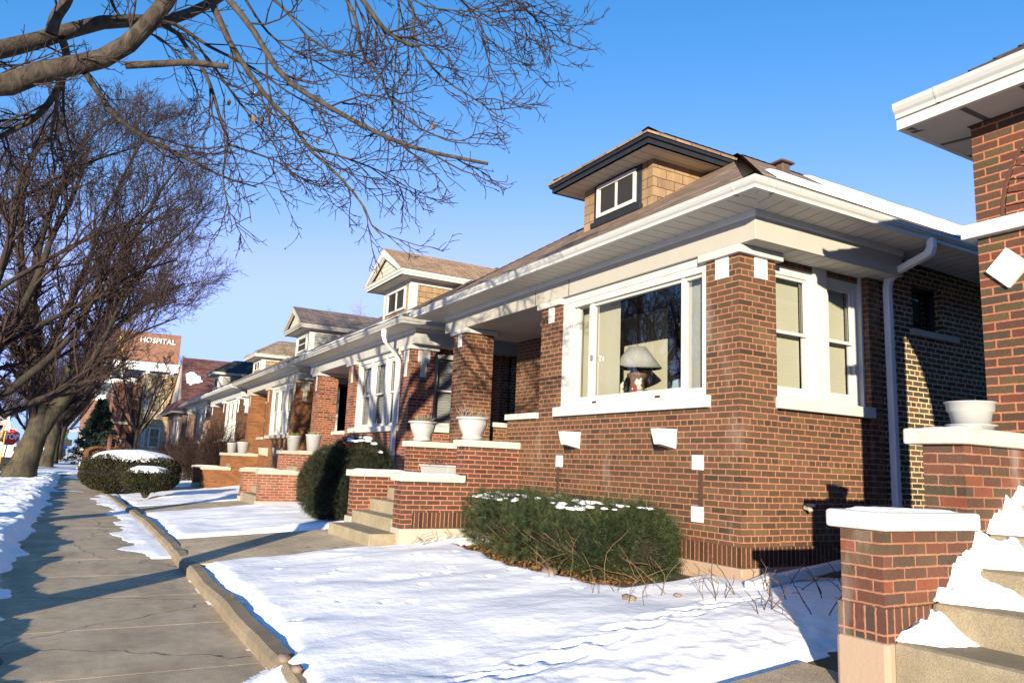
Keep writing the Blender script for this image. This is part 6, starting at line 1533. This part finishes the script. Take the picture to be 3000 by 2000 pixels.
for (u0, u1) in ((x0+.35, x0+.65), (x0+.95, x0+1.95), (x0+2.55, x0+3.35)):
    for z0_ in (1.75, 5.0): sash_window(t, MY(y0-.08), u0, u1, z0_, z0_+1.9, 'trim', 'glassd', 'dark', slat='flat', fw=.1)
t, x0, x1, y0, zt_ = flats(315, 399, 1122, 84, 26, 'flatbrown', 'dark red brick two-storey flats left of the beige flats')
q = MB(); q.box(x0-.3, x0+.9, y0-.35, y0+.2, 0, 5.0); q.box(x0+.6, x0+1.9, y0-.25, y0, 6.9, 7.7); q.build('bay_wall', M['flatbrown'], t)
q = MB(); q.box(x0-.35, x0+2.4, y0-.4, y0-.3, 3.9, 4.15); q.box(x0-.35, x0+.2, y0-.42, y0-.2, 6.6, 6.85); q.box(x0+.8, x0+1.3, y0-.42, y0-.2, 1.9, 2.35); q.build('stone_band', M['lime'], t)
for z0_ in (4.4,): sash_window(t, MY(y0-.06), x0+1.6, x0+2.7, z0_, z0_+2.1, 'lime', 'glassd', 'dark', slat='flat', fw=.1)
q = MB(); q.box(x0+1.35, x0+2.8, y0-.06, y0-.02, .4, 3.1); q.build('porch_shade', M['dark'], t)  # flat dark panel on the wall, shade of a porch recess put into colour
q = MB(); q.box(x0+1.3, x0+2.8, y0-.5, y0-.42, 1.1, 1.2); 
for i in range(9): q.box(x0+1.3+i*.17, x0+1.34+i*.17, y0-.49, y0-.43, .3, 1.1)
q.build('porch_rail', M['trim'], t)
# hospital: stacked brick and glazed storeys
YH = 185.; hs = empty('hospital_building', (12, YH, 0), 'large brick hospital with white banded glazing and a yellow emblem', 'hospital')
XA = at(226, 1300, YH)[0]; XW = at(519, 1100, YH)[0]; zT = at(470, 978, YH)[2]; zb0 = at(360, 1058, YH)[2]; zb1 = at(330, 1178, YH)[2]; Yh = YH-3; XT = at(318, 1000, YH)[0]
q = MB(); q.box(XA, XW+14, Yh, Yh+40, 0, zb1); q.box(XT, XW, Yh+2, Yh+30, zb0, zT); q.box(XA+2.3, XT, Yh+2, Yh+30, zb0, zb0+6.5); q.build('brick_wall', M['hbrick'], hs)
q = MB(); q.box(XA+.6, XW-.3, Yh-.2, Yh+30, zb1, zb1+1.3); hfl = (zb0-zb1); q.box(XA+1.2, XW+14, Yh-.2, Yh+30, zb1+hfl*.43, zb1+hfl*.6); q.box(XA+1.8, XW+14, Yh-.2, Yh+30, zb0-hfl*.2, zb0); 
q.build('white_panel', M['hwhite'], hs)
q = MB()
for i in range(8): 
    xx = XA+1.4+i*4.9; q.box(xx, xx+.75, Yh-.15, Yh+.3, zb1+1.2, zb0-.3)
q.build('white_pier', M['hwhite'], hs)
q = MB(); q.box(XA+.9, XW+13, Yh+.1, Yh+29, zb1+1.2, zb1+hfl*.43); q.box(XA+1.5, XW+13, Yh+.1, Yh+29, zb1+hfl*.6, zb0-hfl*.4); gl_ = q.build('glazing', M['hglass'], hs)
q = MB(); q.box(XA+1.7, XW+13, Yh+.12, Yh+29, zb0-hfl*.4, zb0-hfl*.2); q.build('dark_glazing', M['hglassd'], hs)
q = MB()
for i in range(34): q.box(XA+1.5+i*1.05, XA+1.58+i*1.05, Yh-.02, Yh+.1, zb1+1.2, zb0-.4)
for j in range(2): q.box(XA+1, XW+13, Yh-.02, Yh+.1, zb1+2.6+j*1.5, zb1+2.68+j*1.5)
q.build('glazing_bars', M['signb'], gl_)
pe = at(356, 1012, YH-1.); q = MB()
for (dz_, w_, h_) in ((1.6, .55, .8), (.5, .8, .9), (-.7, .5, .6), (-1.7, .8, .7)):
    for sg2 in (-1, 1): q.blob((pe[0]+sg2*w_*.5, Yh+1.9, pe[2]+dz_), w_*.55, .2, h_*.55, 12, 6)
q.build('emblem', M['emblem'], hs)
pt = at(516, 1000, YH-1.); text_mesh('HOSPITAL', 1.6, M['signw'], hs, (pt[0], Yh+1.85, pt[2]-.3), align='RIGHT', th=.1, bold=.0)
# low pale shop with a canopy at the far end
cs = empty('corner_shop', (4, 130, 0), 'low pale building with a flat canopy at the far end', 'building'); a = at(228, 1310, 128.); b = at(300, 1310, 128.)
q = MB(); q.box(a[0], b[0]+3, 128, 140, 0, 4.2); q.build('wall', M['lime'], cs); q = MB(); q.box(at(198, 1300, 128)[0], b[0]+3, 126.5, 128, 3.6, 3.9); q.build('canopy', M['gutterg'], cs)
q = MB(); q.box(a[0]+.8, b[0], 127.95, 128, .9, 3.); q.build('shop_window', M['hglassd'], cs)
